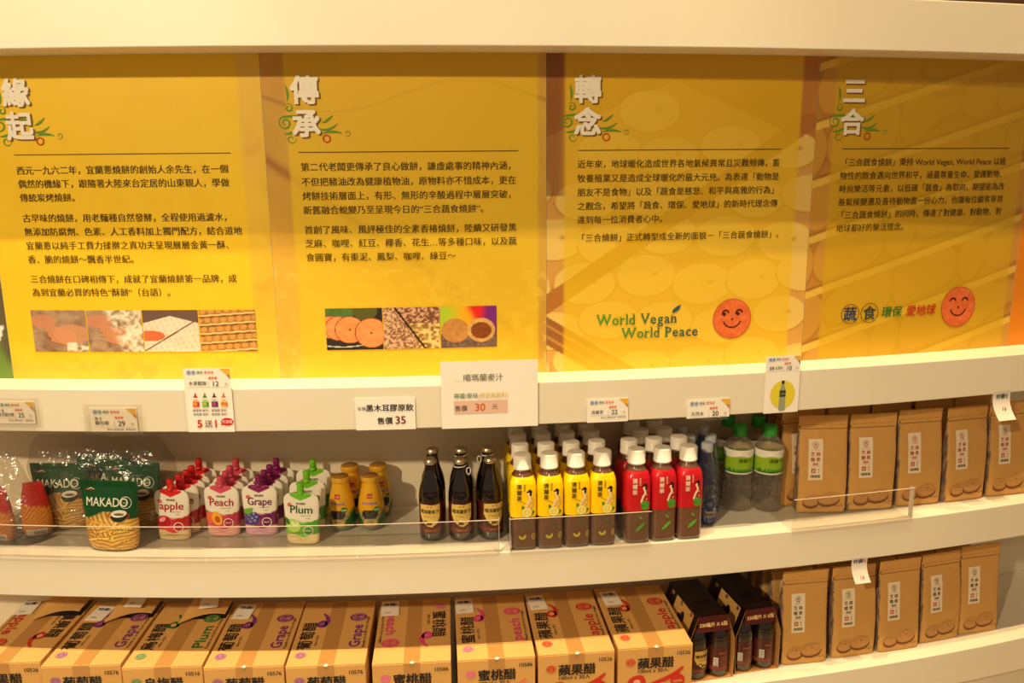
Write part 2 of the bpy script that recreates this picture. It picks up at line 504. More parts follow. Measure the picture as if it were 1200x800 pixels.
def bg_racks(u, v):
    w_ = v - 0.30 * u + 0.02 * u * u
    row = np.mod(w_ + 0.5, 0.118) / 0.118
    c = mix(lin((176, 118, 44)), lin((214, 158, 60)), fbm(u * 10, v * 14, 31))
    ix = np.mod(u * 7.5 + 0.25 * np.sin(u * 30) + np.floor((w_ + 0.5) / 0.118) * 0.4, 1.0)
    q = ((ix - 0.5) / 0.52) ** 2 + ((row - 0.45) / 0.46) ** 2
    c = mix(c, lin((208, 156, 62)), 0.7 * sstep(1.0, 0.8, q))
    c = mix(c, lin((140, 92, 34)), 0.35 * np.exp(-((q - 1.05) / 0.14) ** 2))
    c = mix(c, lin((238, 196, 84)), 0.85 * (row > 0.80) * (row < 0.93))
    c = mix(c, lin((140, 90, 36)), 0.7 * np.exp(-((row - 0.965) / 0.02) ** 2))
    return mix(c, lin((212, 172, 10)), 0.66 * overlay(u, 0.04, 0.525))
def bg_photo(u, v):        # leftmost panel: food on a leaf (only its right edge in view)
    c = mix(lin((60, 50, 40)), lin((120, 110, 80)), fbm(u * 20, v * 20, 41))
    c = mix(c, lin((110, 140, 60)), sstep(0.5, 0.7, fbm(u * 12, v * 12, 44)) * (v < -0.3))
    q = ((u - 0.40) / 0.14) ** 2 + ((v + 0.31) / 0.085) ** 2
    c = mix(c, lin((240, 238, 235)), (q < 1.25) & (q > 1.1) & (v < -0.31))
    c = mix(c, lin((24, 20, 22)), q < 1.1)
    q = ((u - 0.43) / 0.11) ** 2 + ((v + 0.275) / 0.07) ** 2
    c = mix(c, mix(lin((236, 120, 50)), lin((250, 160, 80)), fbm(u * 40, v * 40, 4)), q < 1)
    c = mix(c, YEL, (v > -0.12 - 0.0 * u))
    return c
def bg_orange(u, v): return mix(lin((226, 132, 22)), lin((232, 142, 30)), fbm(u * 5, v * 5, 51))

def swirl(P, x, y, g=(104, 148, 44)):
    """green flourish behind the heading, x,y = centre of the heading"""
    def spiral(cx, cy, r, turns, a0, wd, s=1):
        pts = []
        for i in range(26):
            t = i / 25; a = a0 + s * turns * 2 * math.pi * t; rr = r * (1 - 0.8 * t)
            pts.append((cx + rr * math.cos(a), cy + rr * math.sin(a)))
        P.line(pts, wd * 1.5, g, 1, True)
    spiral(x - 0.040, y - 0.010, 0.014, 1.6, 1.2, 0.0022)
    spiral(x - 0.032, y + 0.018, 0.009, 1.3, 2.5, 0.0022, -1)
    spiral(x - 0.030, y - 0.040, 0.010, 1.2, 0.5, 0.0016, -1)
    spiral(x + 0.078, y - 0.030, 0.007, 1.2, 3.5, 0.0010)
    for (a, b, c_, d_, e, f) in ((-.05, .0, -.03, .005, .0, .0), (-.044, -.03, -.03, -.032, -.01, -.02), (.02, -.02, .04, -.03, .06, -.012),
                                 (.03, -.03, .05, -.024, .068, -.030), (.03, -.01, .04, -.008, .052, .004), (-.034, .03, -.03, .045, -.036, .06),
                                 (-.02, .0, .0, .004, .03, -.002)):
        pts = [((1 - t) ** 2 * a + 2 * t * (1 - t) * c_ + t * t * e + x, (1 - t) ** 2 * b + 2 * t * (1 - t) * d_ + t * t * f + y) for t in np.linspace(0, 1, 9)]
        P.line(pts, 0.0050, g, 1, True)
def heading(P, chars, x=0.082, y1=0.126, col=(246, 240, 228)):
    swirl(P, x, 0.095)
    for i, ch in enumerate(chars):
        yy = y1 - i * 0.0625
        for k, (dx, dy) in enumerate(((0.0032, -0.0028), (0.0020, -0.0016))):
            P.text(ch, x + dx, yy + dy, 0.055, ((150, 100, 20), (110, 72, 20))[k], 2 + k * 0.5, 0.030, 'c')
        P.text(ch, x, yy, 0.055, col, 4, 0.030, 'c')
    P.ring(x + 0.038, 0.055, 0.0068, 0.0024, (190, 52, 22), 3)
TXT = (84, 60, 10)
def body(P, paras, x=0.0635, size=0.0176, width=None):
    for v, t in paras:
        P.text(t, x, v - size * 0.40, size, TXT, 3, 0.008)
def serif_text(P, t, x, y, size, cols, shear=0.0):
    """roman capitals look: letters with small slab feet"""
    cx = x
    for i, ch in enumerate(t):
        if ch == ' ': cx += size * 0.36; continue
        V_, F_ = text_geo(ch, 0.0, 4)
        wd = V_[:, 0].max(); mn = V_[:, 0].min()
        colr = tuple(np.array(cols[0]) * (1 - i / len(t)) + np.array(cols[1]) * i / len(t))
        P.text(ch, cx - mn * size * 0.94, y, size, colr, 3, 0.016, sx=0.94)
        ww = (wd - mn) * size * 0.94; s_ = size * 0.055
        def slab(px, py, l=0.16): P.rect(px - size * l / 1, py - s_ / 2, px + size * l / 1, py + s_ / 2, colr, 3)
        x0 = cx + size * 0.06; x1 = cx + ww - size * 0.06
        if ch in 'WV':
            for q in (x0, x1) + (((x0 + x1) / 2,) if ch == 'W' else ()): slab(q, y + size * 0.715, 0.11)
        if ch == 'P': slab(x0, y + size * 0.02, 0.14); slab(x0 - size * 0.04, y + size * 0.71, 0.08)
        if ch in 'rn': slab(x0, y + s_ / 2, 0.11); slab(x0 - size * 0.05, y + size * 0.52, 0.06)
        if ch == 'n': slab(x1, y + s_ / 2, 0.10)
        if ch == 'l': slab(cx + ww / 2, y + s_ / 2, 0.12); slab(cx + ww / 2 - size * 0.05, y + size * 0.73, 0.06)
        if ch == 'd': slab(x1 + size * 0.03, y + s_ / 2, 0.07); slab(x1 - size * 0.05, y + size * 0.73, 0.06)
        if ch == 'a': slab(x1 + size * 0.03, y + s_ / 2, 0.06)
        cx += ww + size * 0.12
    return cx
def smiley(P, x, y, r, happy):
    c0 = lin((214, 92, 42))
    n = 40
    a = np.linspace(0, 2 * math.pi, n, endpoint=False)
    P.add(np.stack([x + r * 1.04 * np.cos(a), y + r * 1.04 * np.sin(a)], 1), [tuple(range(n))], (186, 84, 40), 3)
    # face disc with a toasted mottle
    rr = np.linspace(0, 1, 9)[1:]; pts = [(x, y)]; cc = [(224, 110, 60)]
    for q in rr:
        for t in a:
            px, py = x + r * q * math.cos(t), y + r * q * math.sin(t)
            f = float(fbm(np.array(px * 160), np.array(py * 160), 7))
            pts.append((px, py)); cc.append(tuple(np.array((206, 88, 40)) * (1 - f) + np.array((240, 132, 78)) * f))
    F_ = [(0, 1 + i, 1 + (i + 1) % n) for i in range(n)]
    for k in range(len(rr) - 1):
        F_ += [(1 + k * n + i, 1 + (k + 1) * n + i, 1 + (k + 1) * n + (i + 1) % n, 1 + k * n + (i + 1) % n) for i in range(n)]
    P.add(pts, F_, lin(cc), 4)
    dk = (70, 28, 12)
    P.ring(x, y + 0.05 * r, 0.50 * r, 0.07 * r, dk, 6, a0=math.pi * 1.12, a1=math.pi * 1.88)
    for s_ in (-1, 1):
        ex = x + s_ * 0.37 * r; ey = y + 0.28 * r
        P.ring(ex, ey, 0.17 * r, 0.085 * r, dk, 6, a0=0.15, a1=math.pi - 0.15 + (0 if happy else .5), n=12)
        if not happy: P.ell(ex - 0.06 * r, ey - 0.03 * r, 0.085 * r, 0.095 * r, dk, 6)
    P.ell(x, y - 0.02 * r, 0.055 * r, 0.06 * r, dk, 6)

def photo(parent, name, th0, x0, y0, x1, y1, fn, n=(90, 60)):
    m = pmap(th0)
    def pos(U, V): return m(x0 + U * (x1 - x0), y0 + V * (y1 - y0), np.full_like(U, 0.0008))
    return grid(name, n[0], n[1], pos, lambda U, V: fn(U, V), M['print'], parent)
def ph_hands(seed):
    def f(U, V):
        c = mix(lin((120, 80, 60)), lin((200, 170, 140)), fbm(U * 6, V * 6, seed))
        c = mix(c, lin((110, 84, 70)), sstep(0.4, 0.9, fbm(U * 8, V * 8, seed + 3)) * sstep(.6, .3, V))
        for k in range(4):
            yc = 0.62 - 0.10 * k + (0.25 - U) * 0.35
            c = mix(c, lin((206, 140, 100)), 0.9 * (np.abs(V - yc) < 0.055) * (U > 0.18 + 0.05 * k) * (U < 0.80))
            c = mix(c, lin((150, 90, 60)), 0.7 * (np.abs(V - yc + 0.055) < 0.012) * (U > 0.2) * (U < 0.8))
        c = mix(c, lin((214, 150, 112)), (((U - 0.72) / 0.34) ** 2 + ((V - 0.42) / 0.24) ** 2 < 1) * (0.7 if seed == 1 else 0.2))
        c = mix(c, lin((206, 136, 104)), (((U - 0.2) / 0.26) ** 2 + ((V - 0.74) / 0.16) ** 2 < 1) * 0.8)
        c = mix(c, lin((244, 232, 210)), sstep(0.25, 0.75, fbm(U * 12, V * 12, seed + 9)) * (sstep(0.55, 0.75, U + V * 0.3) if seed == 2 else (V < 0.22) * (U > 0.6)))
        return c
    return f
def ph_sheet(U, V):
    c = mix(lin((226, 206, 184)), lin((240, 226, 206)), fbm(U * 5, V * 5, 4))
    gx = np.mod(U * 9 + V * 3, 1); gy = np.mod(V * 8 - U * 2, 1)
    c = mix(c, lin((176, 140, 116)), 0.6 * ((gx < 0.12) & (gy < 0.5)))
    c = mix(c, lin((110, 84, 76)), (V > 0.86 - np.abs(U - 0.5) * 0.35) * 1.0)
    c = mix(c, lin((120, 70, 50)), (np.abs(V - 0.02 - 0.76 * U) < 0.018))
    c = mix(c, lin((214, 110, 70)), (((U - 0.12) / 0.26) ** 2 + ((V - 0.38) / 0.13) ** 2 < 1))
    return c
def ph_racks(U, V):
    w_ = V - 0.08 * U; row = np.mod(w_ * 4.6, 1)
    c = mix(lin((150, 92, 40)), lin((206, 146, 70)), fbm(U * 14, V * 14, 6))
    ix = np.mod(U * 7 + np.floor(w_ * 4.6) * 0.5, 1)
    c = mix(c, lin((216, 160, 84)), (((ix - 0.5) / 0.4) ** 2 + ((row - 0.4) / 0.3) ** 2 < 1) * 0.8)
    c = mix(c, lin((90, 50, 24)), 0.8 * (np.abs(row - 0.72) < 0.06))
    return mix(c, lin((238, 206, 140)), (row > 0.84))
def ph_cookies(U, V):
    c = mix(lin((30, 26, 22)), lin((60, 50, 44)), fbm(U * 8, V * 8, 2))
    c = mix(c, lin((90, 130, 60)), (V > 0.74 - 0.2 * U + 0.0) * (U < 0.5) * (0.5 + 0.5 * fbm(U * 20, V * 4, 3)))
    c = mix(c, lin((90, 90, 40)), (((U - 0.7) / 0.22) ** 2 + ((V - 0.95) / 0.25) ** 2 < 1))
    c = mix(c, lin((230, 226, 220)), 0.8 * (np.abs(V - 0.07 - 0.35 * (U - 0.3) ** 2) < 0.012))
    for x, y, r in ((0.08, 0.55, 0.25), (0.22, 0.52, 0.27), (0.42, 0.48, 0.30), (0.80, 0.40, 0.33)):
        q = ((U - x) / (r * 0.85)) ** 2 + ((V - y) / (r * 1.05)) ** 2
        c = mix(c, lin((150, 70, 34)), (q < 1.10))
        c = mix(c, mix(lin((236, 128, 70)), lin((250, 168, 104)), fbm(U * 12, V * 12, 5)), (q < 0.98))
        c = mix(c, lin((120, 50, 24)), (((U - x) / 0.02) ** 2 + ((V - y) / 0.03) ** 2 < 1))
    return c
def ph_nuts(U, V):
    c = mix(lin((140, 96, 70)), lin((222, 178, 140)), sstep(0.3, 0.7, vnoise(U * 40, V * 34, 3)))
    big = (V < 0.62 - 0.0 * U) & (U > 0.42 + (0.62 - V) * 0.35) 
    c = mix(c, mix(lin((150, 106, 50)), lin((236, 206, 130)), sstep(0.2, 0.7, vnoise(U * 22, V * 18, 9))), big)
    c = mix(c, mix(lin((120, 76, 56)), lin((216, 166, 130)), sstep(0.3, 0.7, vnoise(U * 30, V * 28, 13))), (V > 0.60) & (U > 0.28))
    return mix(c, lin((48, 26, 20)), np.abs((V - 0.86) + 1.9 * (U - 0.28)) < 0.045 + 0 * U)
def ph_ball(U, V):
    c = mix(lin((170, 200, 50)), lin((240, 170, 30)), sstep(0.05, 0.5, U))
    c = mix(c, lin((220, 40, 40)), sstep(0.45, 0.65, U + (V - 0.8) * 0.4))
    c = mix(c, lin((120, 40, 130)), sstep(0.68, 0.85, U - (V - 0.8) * 0.1))
    c = mix(c, mix(lin((60, 44, 44)), lin((150, 120, 110)), fbm(U * 24, V * 18, 5)), V < 0.34)
    for x, cc in ((0.26, (206, 150, 84)), (0.72, (232, 190, 116))):
        q = ((U - x) / 0.25) ** 2 + ((V - 0.42) / 0.29) ** 2
        c = mix(c, mix(lin(cc), lin((170, 106, 50)), fbm(U * 14, V * 14, 8) * 0.8), q < 1)
    q = ((U - 0.72) / 0.185) ** 2 + ((V - 0.41) / 0.20) ** 2
    return mix(c, mix(lin((110, 52, 22)), lin((150, 80, 40)), fbm(U * 18, V * 18, 5)), q < 1)

PANELS = [
    (0, bg_photo, 'printed wall panel with a food photo, cut off at the left edge', None),
    (1, bg_dough, 'yellow printed story panel headed with two white characters above four small dough photos', '緣起'),
    (2, bg_cloth, 'yellow printed story panel with a brown cloth border and three small food photos', '傳承'),
    (3, bg_tray, 'yellow printed panel with pale pastry discs, an English green slogan and an open-eyed smiling biscuit', '轉念'),
    (4, bg_racks, 'darker yellow printed panel with baking rack stripes and a smiling biscuit with closed eyes', '三合'),
    (5, bg_orange, 'plain orange printed panel at the right end of the yellow panels', None)]
for i, fn, label, head in PANELS:
    th0 = TH[i]; pw = (TH[i + 1] - TH[i]) * RP - 0.0008
    root = empty('story_panel', label, 'wall panel')
    root.location = (0, 0, 0)
    m = pmap(th0)
    def pos(U, V, m=m, pw=pw): return m(U * pw, -PB + V * (PB - PT), np.full_like(U, -0.0002))
    def col(U, V, fn=fn, pw=pw): return fn(U * pw, -PB + V * (PB - PT))
    big = i in (1, 2, 3, 4)
    g = grid('printed_face', 240 if big else 120, 290 if big else 140, pos, col, M['panel'], root)
    s0 = th0 * RF + 0.0004
    arcbox('backing_board', s0, s0 + pw * RF / RP, RF - RP - 0.0035 + 0.0005, RF - RP + 0.003, PT + 0.0005, PB - 0.0005, M['back'], root, n=12, bevel=0)
    if not head: continue
    P = Print()
    heading(P, head)
    P.rect(0.0635, 0.0287, 0.4925 if i != 4 else 0.487, 0.0303, (96, 64, 10), 2, nx=12)
    if i == 1:
        body(P, [(0.000, '西元一九六二年，宜蘭蔥燒餅的創始人余先生，在一個'), (-0.0262, '偶然的機緣下，跟隨著大陸來台定居的山東親人，學做'),
                 (-0.0530, '傳統炭烤燒餅。'), (-0.0930, '古早味的燒餅，用老麵種自然發酵，全程使用過濾水，'),
                 (-0.1200, '無添加防腐劑、色素、人工香料加上獨門配方，結合道地'), (-0.1475, '宜蘭蔥以純手工費力揉擀之真功夫呈現層層金黃一酥、'),
                 (-0.1750, '香、脆的燒餅～飄香半世紀。'), (-0.2150, '三合燒餅在口碑相傳下，成就了宜蘭燒餅第一品牌，成'), (-0.2420, '為到宜蘭必買的特色“酥餅“（台語）。')])
        for k, f_ in enumerate((ph_hands(1), ph_hands(2), ph_sheet, ph_racks)):
            x0 = 0.055 + k * 0.1160
            photo(root, 'dough_photo', th0, x0, -0.365, x0 + 0.1135, -0.279, f_)
    if i == 2:
        body(P, [(0.002, '第二代老闆更傳承了良心做餅，謙虛處事的精神內涵，'), (-0.0265, '不但把豬油改為健康植物油，原物料亦不惜成本，更在'),
                 (-0.0540, '烤餅技術層面上，有形、無形的辛酸過程中層層突破，'), (-0.0815, '新舊融合蛻變乃至呈現今日的“三合蔬食燒餅”。'),
                 (-0.1200, '首創了風味、風評極佳的全素香椿燒餅，陸續又研發黑'), (-0.1470, '芝麻、咖哩、紅豆、椰香、花生…等多種口味，以及蔬'),
                 (-0.1745, '食圓寶，有棗泥、鳳梨、咖哩、綠豆～')], x=0.066)
        for k, f_ in enumerate((ph_cookies, ph_nuts, ph_ball)):
            x0 = 0.098 + k * 0.1165
            photo(root, 'food_photo', th0, x0, -0.365, x0 + 0.1145, -0.279, f_)
    if i == 3:
        body(P, [(0.003, '近年來，地球暖化造成世界各地氣候異常且災難頻傳，畜'), (-0.0250, '牧養殖業又是造成全球暖化的最大元兇。為表達「動物是'),
                 (-0.0525, '朋友不是食物」以及「蔬食是慈悲、和平與高雅的行為」'), (-0.0800, '之觀念，希望將「蔬食、環保、愛地球」的新時代理念傳'),
                 (-0.1075, '達到每一位消費者心中。'), (-0.1440, '「三合燒餅」正式轉型成全新的面貌－「三合蔬食燒餅」。')], x=0.062, size=0.0172)
        serif_text(P, 'World Vegan', 0.106, -0.3265, 0.030, ((84, 150, 40), (52, 84, 92)))
        serif_text(P, 'World Peace', 0.160, -0.3560, 0.030, ((84, 140, 50), (50, 76, 96)))
        P.poly([(0.267, -0.3055), (0.270, -0.2975), (0.278, -0.2915), (0.287, -0.2875), (0.283, -0.2985), (0.275, -0.3035)], (52, 88, 96), 4)
        smiley(P, 0.402, -0.3225, 0.0415, False)
    if i == 4:
        body(P, [(0.002, '「三合蔬食燒餅」秉持 World Vegan, World Peace 以植'), (-0.0255, '物性的飲食邁向世界和平，涵蓋尊重生命、愛護動物、'),
                 (-0.0530, '時尚樂活等元素，以低碳「蔬食」為取向，期望能為改'), (-0.0805, '善氣候變遷及善待動物盡一份心力，也讓每位顧客享用'),
                 (-0.1080, '「三合蔬食燒餅」的同時，傳達了對健康、對動物、對'), (-0.1355, '地球都好的樂活理念。')], x=0.062)
        for k, (ch, cc) in enumerate((('蔬', (40, 60, 100)), ('食', (60, 70, 60)))):
            P.ring(0.112 + k * 0.048, -0.3245, 0.0215, 0.0014, (70, 66, 50), 3)
            P.text(ch, 0.112 + k * 0.048, -0.3365, 0.033, cc, 3, 0.02, 'c')
        P.text('環保', 0.190, -0.3340, 0.026, (44, 120, 40), 3, 0.018, shear=0.1)
        P.text('愛地球', 0.253, -0.3340, 0.026, (196, 48, 24), 3, 0.018, shear=0.1)
        smiley(P, 0.392, -0.3215, 0.0445, True)
    P.build('printed_text', pmap(th0), root)

# ================================================================== PRICE CARDS ON THE LEDGE FASCIA
def fmap(s0, d, hc):
    def fn(u, v, e):
        th = (s0 + u) / RF; r = RF - d + e
        return np.stack([CX + r * np.sin(th), CY - r * np.cos(th), CAMZ - hc + v], 1)
    return fn
def card(name, label, s0, s1, h0, h1, draw, d=-0.003, tilt=0.0, pocket=False, cat='price card', bow=0.0, group=None):
    w_ = s1 - s0; ht = h1 - h0
    root = empty(name, label, cat, group)
    def base(u, v, e):
        uu = u; vv = v + tilt * u
        th = (s0 + uu) / RF; r = RF - d + e + bow * (1 - (v / ht + 1) ** 2 * 0 - 0) * 0 + bow * (-v / ht) ** 2
        return np.stack([CX + r * np.sin(th), CY - r * np.cos(th), CAMZ - h0 + vv], 1)
    # sheet with a little thickness
    n = 10
    U = np.linspace(0, w_, n + 1); Vv = np.linspace(-ht, 0, 5)
    pts = []
    for e in (-0.0008, 0.0):
        uu, vv = np.meshgrid(U, Vv); pts.append(base(uu.ravel(), vv.ravel(), np.full(uu.size, e)))
    Vt = np.concatenate(pts); F_ = []; k = (n + 1)
    for o_ in (0, k * 5):
        for j in range(4):
            for i_ in range(n):
                a = o_ + j * k + i_; F_.append((a, a + 1, a + k + 1, a + k))
    rim = [i_ for i_ in range(k)] + [j * k + n for j in range(1, 5)] + [4 * k + i_ for i_ in range(n - 1, -1, -1)] + [j * k for j in range(3, 0, -1)]
    for a, b in zip(rim, rim[1:] + rim[:1]): F_.append((a, b, b + k * 5, a + k * 5))
    mk('card_sheet', Vt, F_, M['paper'], root)
    P = Print(); draw(P, w_, ht)
    P.build('printed_text', base, root, e0=0.0003)
    if pocket:
        pu, pv = np.meshgrid(np.linspace(-0.012, w_ + 0.012, 8), np.linspace(-ht - 0.006, 0.008, 4))
        q = base(pu.ravel(), pv.ravel(), np.full(pu.size, 0.0022))
        q2 = base(pu.ravel(), pv.ravel(), np.full(pu.size, 0.0018))
        F2 = []
        for o_ in (0, 32):
            for j in range(3):
                for i_ in range(7): a = o_ + j * 8 + i_; F2.append((a, a + 1, a + 9, a + 8))
        mk('clear_sleeve', np.concatenate([q, q2]), F2, M['pocket'], root)
    return root
BLU = (120, 140, 190); ORG = (228, 96, 40); DK = (60, 52, 60)
def std(P, w_, h_, name, price, tri=True, foot=True, two=None):
    k = w_ / 0.085
    for q in range(2):
        P.ell(0.010 * k + q * 0.0085 * k, -0.0075 * k, 0.0042 * k, 0.0042 * k, (196, 206, 228), 1)
        P.text('蔬食'[q], 0.010 * k + q * 0.0085 * k, -0.0103 * k, 0.0072 * k, BLU, 2, 0.01, 'c')
    P.text('環保', 0.024 * k, -0.0098 * k, 0.0058 * k, (90, 130, 80), 2, 0.01)
    P.text('愛地球', 0.0375 * k, -0.0098 * k, 0.0058 * k, ORG, 2, 0.01)
    if tri:
        P.poly([(w_ - 0.019 * k, -0.001), (w_ - 0.001, -0.001), (w_ - 0.001, -0.017 * k)], (232, 182, 40), 1)
        P.poly([(w_ - 0.008 * k, -0.011 * k), (w_ - 0.001, -0.013 * k), (w_ - 0.001, -0.020 * k)], (186, 120, 40), 2)
    P.text(name, 0.008 * k, -0.031 * k, 0.0086 * k, DK, 2, 0.005, **(dict(fit=0.033 * k) if len(name) > 3 else {}))
    if two: P.text(two, 0.008 * k, -0.0225 * k, 0.007 * k, DK, 2, 0.005)
    P.text('優惠價', 0.0445 * k, -0.0200 * k, 0.0054 * k, ORG, 2, 0.012)
    P.text(price, 0.0500 * k, -0.0332 * k, 0.0132 * k, DK, 2, 0.012)
    P.text('元', w_ - 0.012 * k, -0.032 * k, 0.0065 * k, (150, 140, 140), 2)
    P.rect(0.006 * k, -0.0355 * k, w_ - 0.006 * k, -0.0350 * k, (170, 160, 160), 1, nx=4)
    P.rect(0.0435 * k, -0.0350 * k, 0.0440 * k, -0.024 * k, (170, 160, 160), 1)
    if foot: P.text('商品以實物為準・數量有限', w_ - 0.004, -0.0415 * k, 0.0044 * k, (130, 120, 120), 2, 0.0, 'r')
card('price_card', 'white price card in a clear sleeve, cut off at the left edge, price 25', -0.472, -0.389, 0.449, 0.495,
     lambda P, a, b: std(P, a, b, '法式麵包條', '25', two='十全'), pocket=True)
card('price_card', 'white price card with yellow corner directly above the green pouches, price 29', -0.276, -0.182, 0.461, 0.510,
     lambda P, a, b: std(P, a, b, '麵包條', '29', two='馬卡'), pocket=True)
card('price_card', 'white price card with yellow corner above the yellow tea bottles, price 22', 0.715, 0.800, 0.4625, 0.512,
     lambda P, a, b: std(P, a, b, '清爾茶', '22'))
card('price_card', 'white price card with yellow corner above the red tea and blue bottles, price 20', 0.925, 1.018, 0.474, 0.514,
     lambda P, a, b: std(P, a, b, '天然水', '20'))
def d_promo(P, a, b):
    std(P, a, b, '水果醋飲', '12', foot=False)
    for q, (c1, c2, c3) in enumerate((((200, 40, 30), (230, 110, 70), (230, 150, 80)), ((70, 140, 50), (130, 190, 60), (170, 200, 80)),
                                      ((110, 30, 90), (90, 90, 130), (190, 60, 90)), ((220, 110, 60), (240, 190, 90), (230, 120, 60)))):
        x = 0.020 + q * 0.0185
        P.rect(x - 0.0015, -0.058, x + 0.0015, -0.0505, c1, 2)
        P.poly([(x - 0.005, -0.059), (x + 0.005, -0.059), (x + 0.002, -0.055), (x - 0.002, -0.055)], c1, 2)
        P.rect(x - 0.0065, -0.078, x + 0.0065, -0.060, (240, 232, 214), 1)
        P.text('fruit', x - 0.004, -0.0655, 0.0045, c1, 3, 0.01)
        P.rect(x - 0.0065, -0.0785, x + 0.0065, -0.067, c2, 2)
        P.ell(x - 0.002, -0.072, 0.0042, 0.0036, c3, 3); P.rect(x + 0.003, -0.0765, x + 0.0062, -0.069, c1, 3)
    P.text('蘋果醋 飲料・葡萄醋 飲料', a / 2, -0.0875, 0.0058, (110, 90, 100), 2, 0.005, 'c')
    P.text('烏梅醋 飲料・蜜桃醋 飲料', a / 2, -0.0955, 0.0058, (110, 90, 100), 2, 0.005, 'c')
    P.text('5', 0.0185, -0.120, 0.0215, (216, 66, 30), 2, 0.03)
    P.text('送', 0.0335, -0.1185, 0.0160, (140, 90, 120), 2, 0.015)
    P.text('1', 0.0505, -0.120, 0.0215, (216, 66, 30), 2, 0.03)
    P.ell(0.0785, -0.1090, 0.0125, 0.0080, (214, 40, 50), 2)
    P.poly([(0.064, -0.116), (0.072, -0.110), (0.075, -0.1155)], (214, 40, 50), 2)
    P.text('可混搭', 0.0785, -0.1115, 0.0072, (250, 220, 220), 3, 0.01, 'c')
card('promotion_card', 'tall white promotion card with four little pouches and big red 5 and 1', -0.081, 0.011, 0.381, 0.511, d_promo, cat='sign')
def d_black(P, a, b):
    P.text('有機', 0.004, -0.0245, 0.0085, (120, 110, 110), 2, 0.005)
    P.text('黑木耳膠原飲', 0.0205, -0.0265, 0.0155, (38, 34, 40), 2, 0.02, fit=0.094)
    P.text('售價', 0.042, -0.053, 0.0155, (38, 34, 40), 2, 0.02)
    P.text('35', 0.077, -0.054, 0.0225, (130, 50, 40), 2, 0.02)
card('price_sign', 'white landscape sign with bold black characters and a brown 35', 0.251, 0.369, 0.446, 0.512, d_black, cat='sign')
def d_sheet(P, a, b):
    P.text('…', 0.030, -0.041, 0.016, (200, 170, 110), 2)
    P.text('噶瑪蘭麥汁', 0.044, -0.0395, 0.0160, (116, 108, 92), 2, 0.008)
    P.text('檸檬/原味', 0.025, -0.075, 0.0125, (110, 130, 100), 2, 0.006, fit=0.048)
    P.text('(原裝瓶飲料)', 0.073, -0.075, 0.0125, (226, 196, 110), 2, 0.006, fit=0.060)
    P.rect(0.025, -0.107, 0.132, -0.0805, (228, 190, 174), 1, nx=8)
    P.text('售價', 0.0265, -0.1005, 0.0125, (90, 84, 80), 3, 0.01)
    P.text('30', 0.066, -0.1015, 0.0215, (214, 96, 40), 3, 0.012)
    P.text('元', 0.100, -0.0985, 0.0125, (110, 104, 98), 3, 0.005)
card('price_sheet', 'large white paper sheet over the dark bottles with an orange 30 on a pink band', 0.421, 0.614, 0.3755, 0.513, d_sheet, d=-0.0045, cat='sign')
def d_ten(P, a, b):
    std(P, a, b, '清爾 天然水', '10', foot=False, tri=True)
    P.ell(0.041, -0.083, 0.028, 0.030, (226, 210, 60), 1, n=32)
    P.poly([(0.035, -0.118), (0.046, -0.118), (0.048, -0.114), (0.047, -0.075), (0.0435, -0.060), (0.0375, -0.060), (0.034, -0.075), (0.033, -0.114)], (150, 156, 140), 2)
    P.rect(0.0335, -0.088, 0.0475, -0.074, (60, 66, 46), 3)
    P.rect(0.0345, -0.0835, 0.0465, -0.080, (110, 120, 80), 4)
    P.rect(0.0375, -0.060, 0.0435, -0.053, (36, 46, 34), 3)
card('price_card', 'tall white price card with a bottle picture on a yellow circle, price 10', 1.094, 1.172, 0.390, 0.513, d_ten)
def hang(name, label, s0, s1, h0, h1, draw, curl):
    root = empty(name, label, 'price tag')
    ht = h1 - h0; w_ = s1 - s0
    def base(u, v, e):
        t = -v / ht
        th = (s0 + u + 0.010 * t * t) / RF; r = RF + 0.003 + curl * math.sin(1.0) * (t * t) + e - 0.004 * np.sin(t * 3.1)
        return np.stack([CX + r * np.sin(th), CY - r * np.cos(th), CAMZ - h0 + v], 1)
    uu, vv = np.meshgrid(np.linspace(0, w_, 5), np.linspace(-ht, 0, 12))
    P0 = np.concatenate([base(uu.ravel(), vv.ravel(), np.full(uu.size, e)) for e in (-0.0006, 0)])
    F_ = []
    for o_ in (0, 60):
        for j in range(11):
            for i_ in range(4): a = o_ + j * 5 + i_; F_.append((a, a + 1, a + 6, a + 5))
    mk('tag_sheet', P0, F_, M['paper'], root, smooth=True)
    for nm, dr in draw:
        P = Print(); dr(P, w_, ht); P.build(nm, base, root)
    return root
def d_w(col1, col2, x, z):
    def f(P, a, b):
        P.text('特價', x, z, 0.012, col1, 2, 0.02); P.text('元', x + 0.023, z, 0.011, col2, 2, 0.02)
    return f
def d_n(t, x, z, col):
    return lambda P, a, b: P.text(t, x, z, 0.013, col, 2, 0.006, shear=0.2)
hang('price_tag', 'white handwritten tag hanging from the lower shelf edge in blue and red ink', 1.332, 1.371, 0.867, 0.929,
     [('handwritten_word', d_w((60, 50, 130), (200, 60, 40), .003, -.014)), ('handwritten_price', d_n('16', .014, -.054, (190, 60, 50)))], 0.006)
hang('price_tag', 'white curled paper tag hanging from the upper ledge above the kraft bags at the right', 1.664, 1.712, 0.505, 0.571,
     [('handwritten_word', d_w((50, 46, 50), (50, 46, 50), .008, -.017)), ('handwritten_price', d_n('16', .020, -.046, (110, 96, 84)))], 0.016)

# ================================================================== GOODS
ZT = Z1 + 0.0018          # goods on the upper shelf stand in clear trays
rnd = random.Random(3)
def jit(a): return rnd.uniform(-a, a)

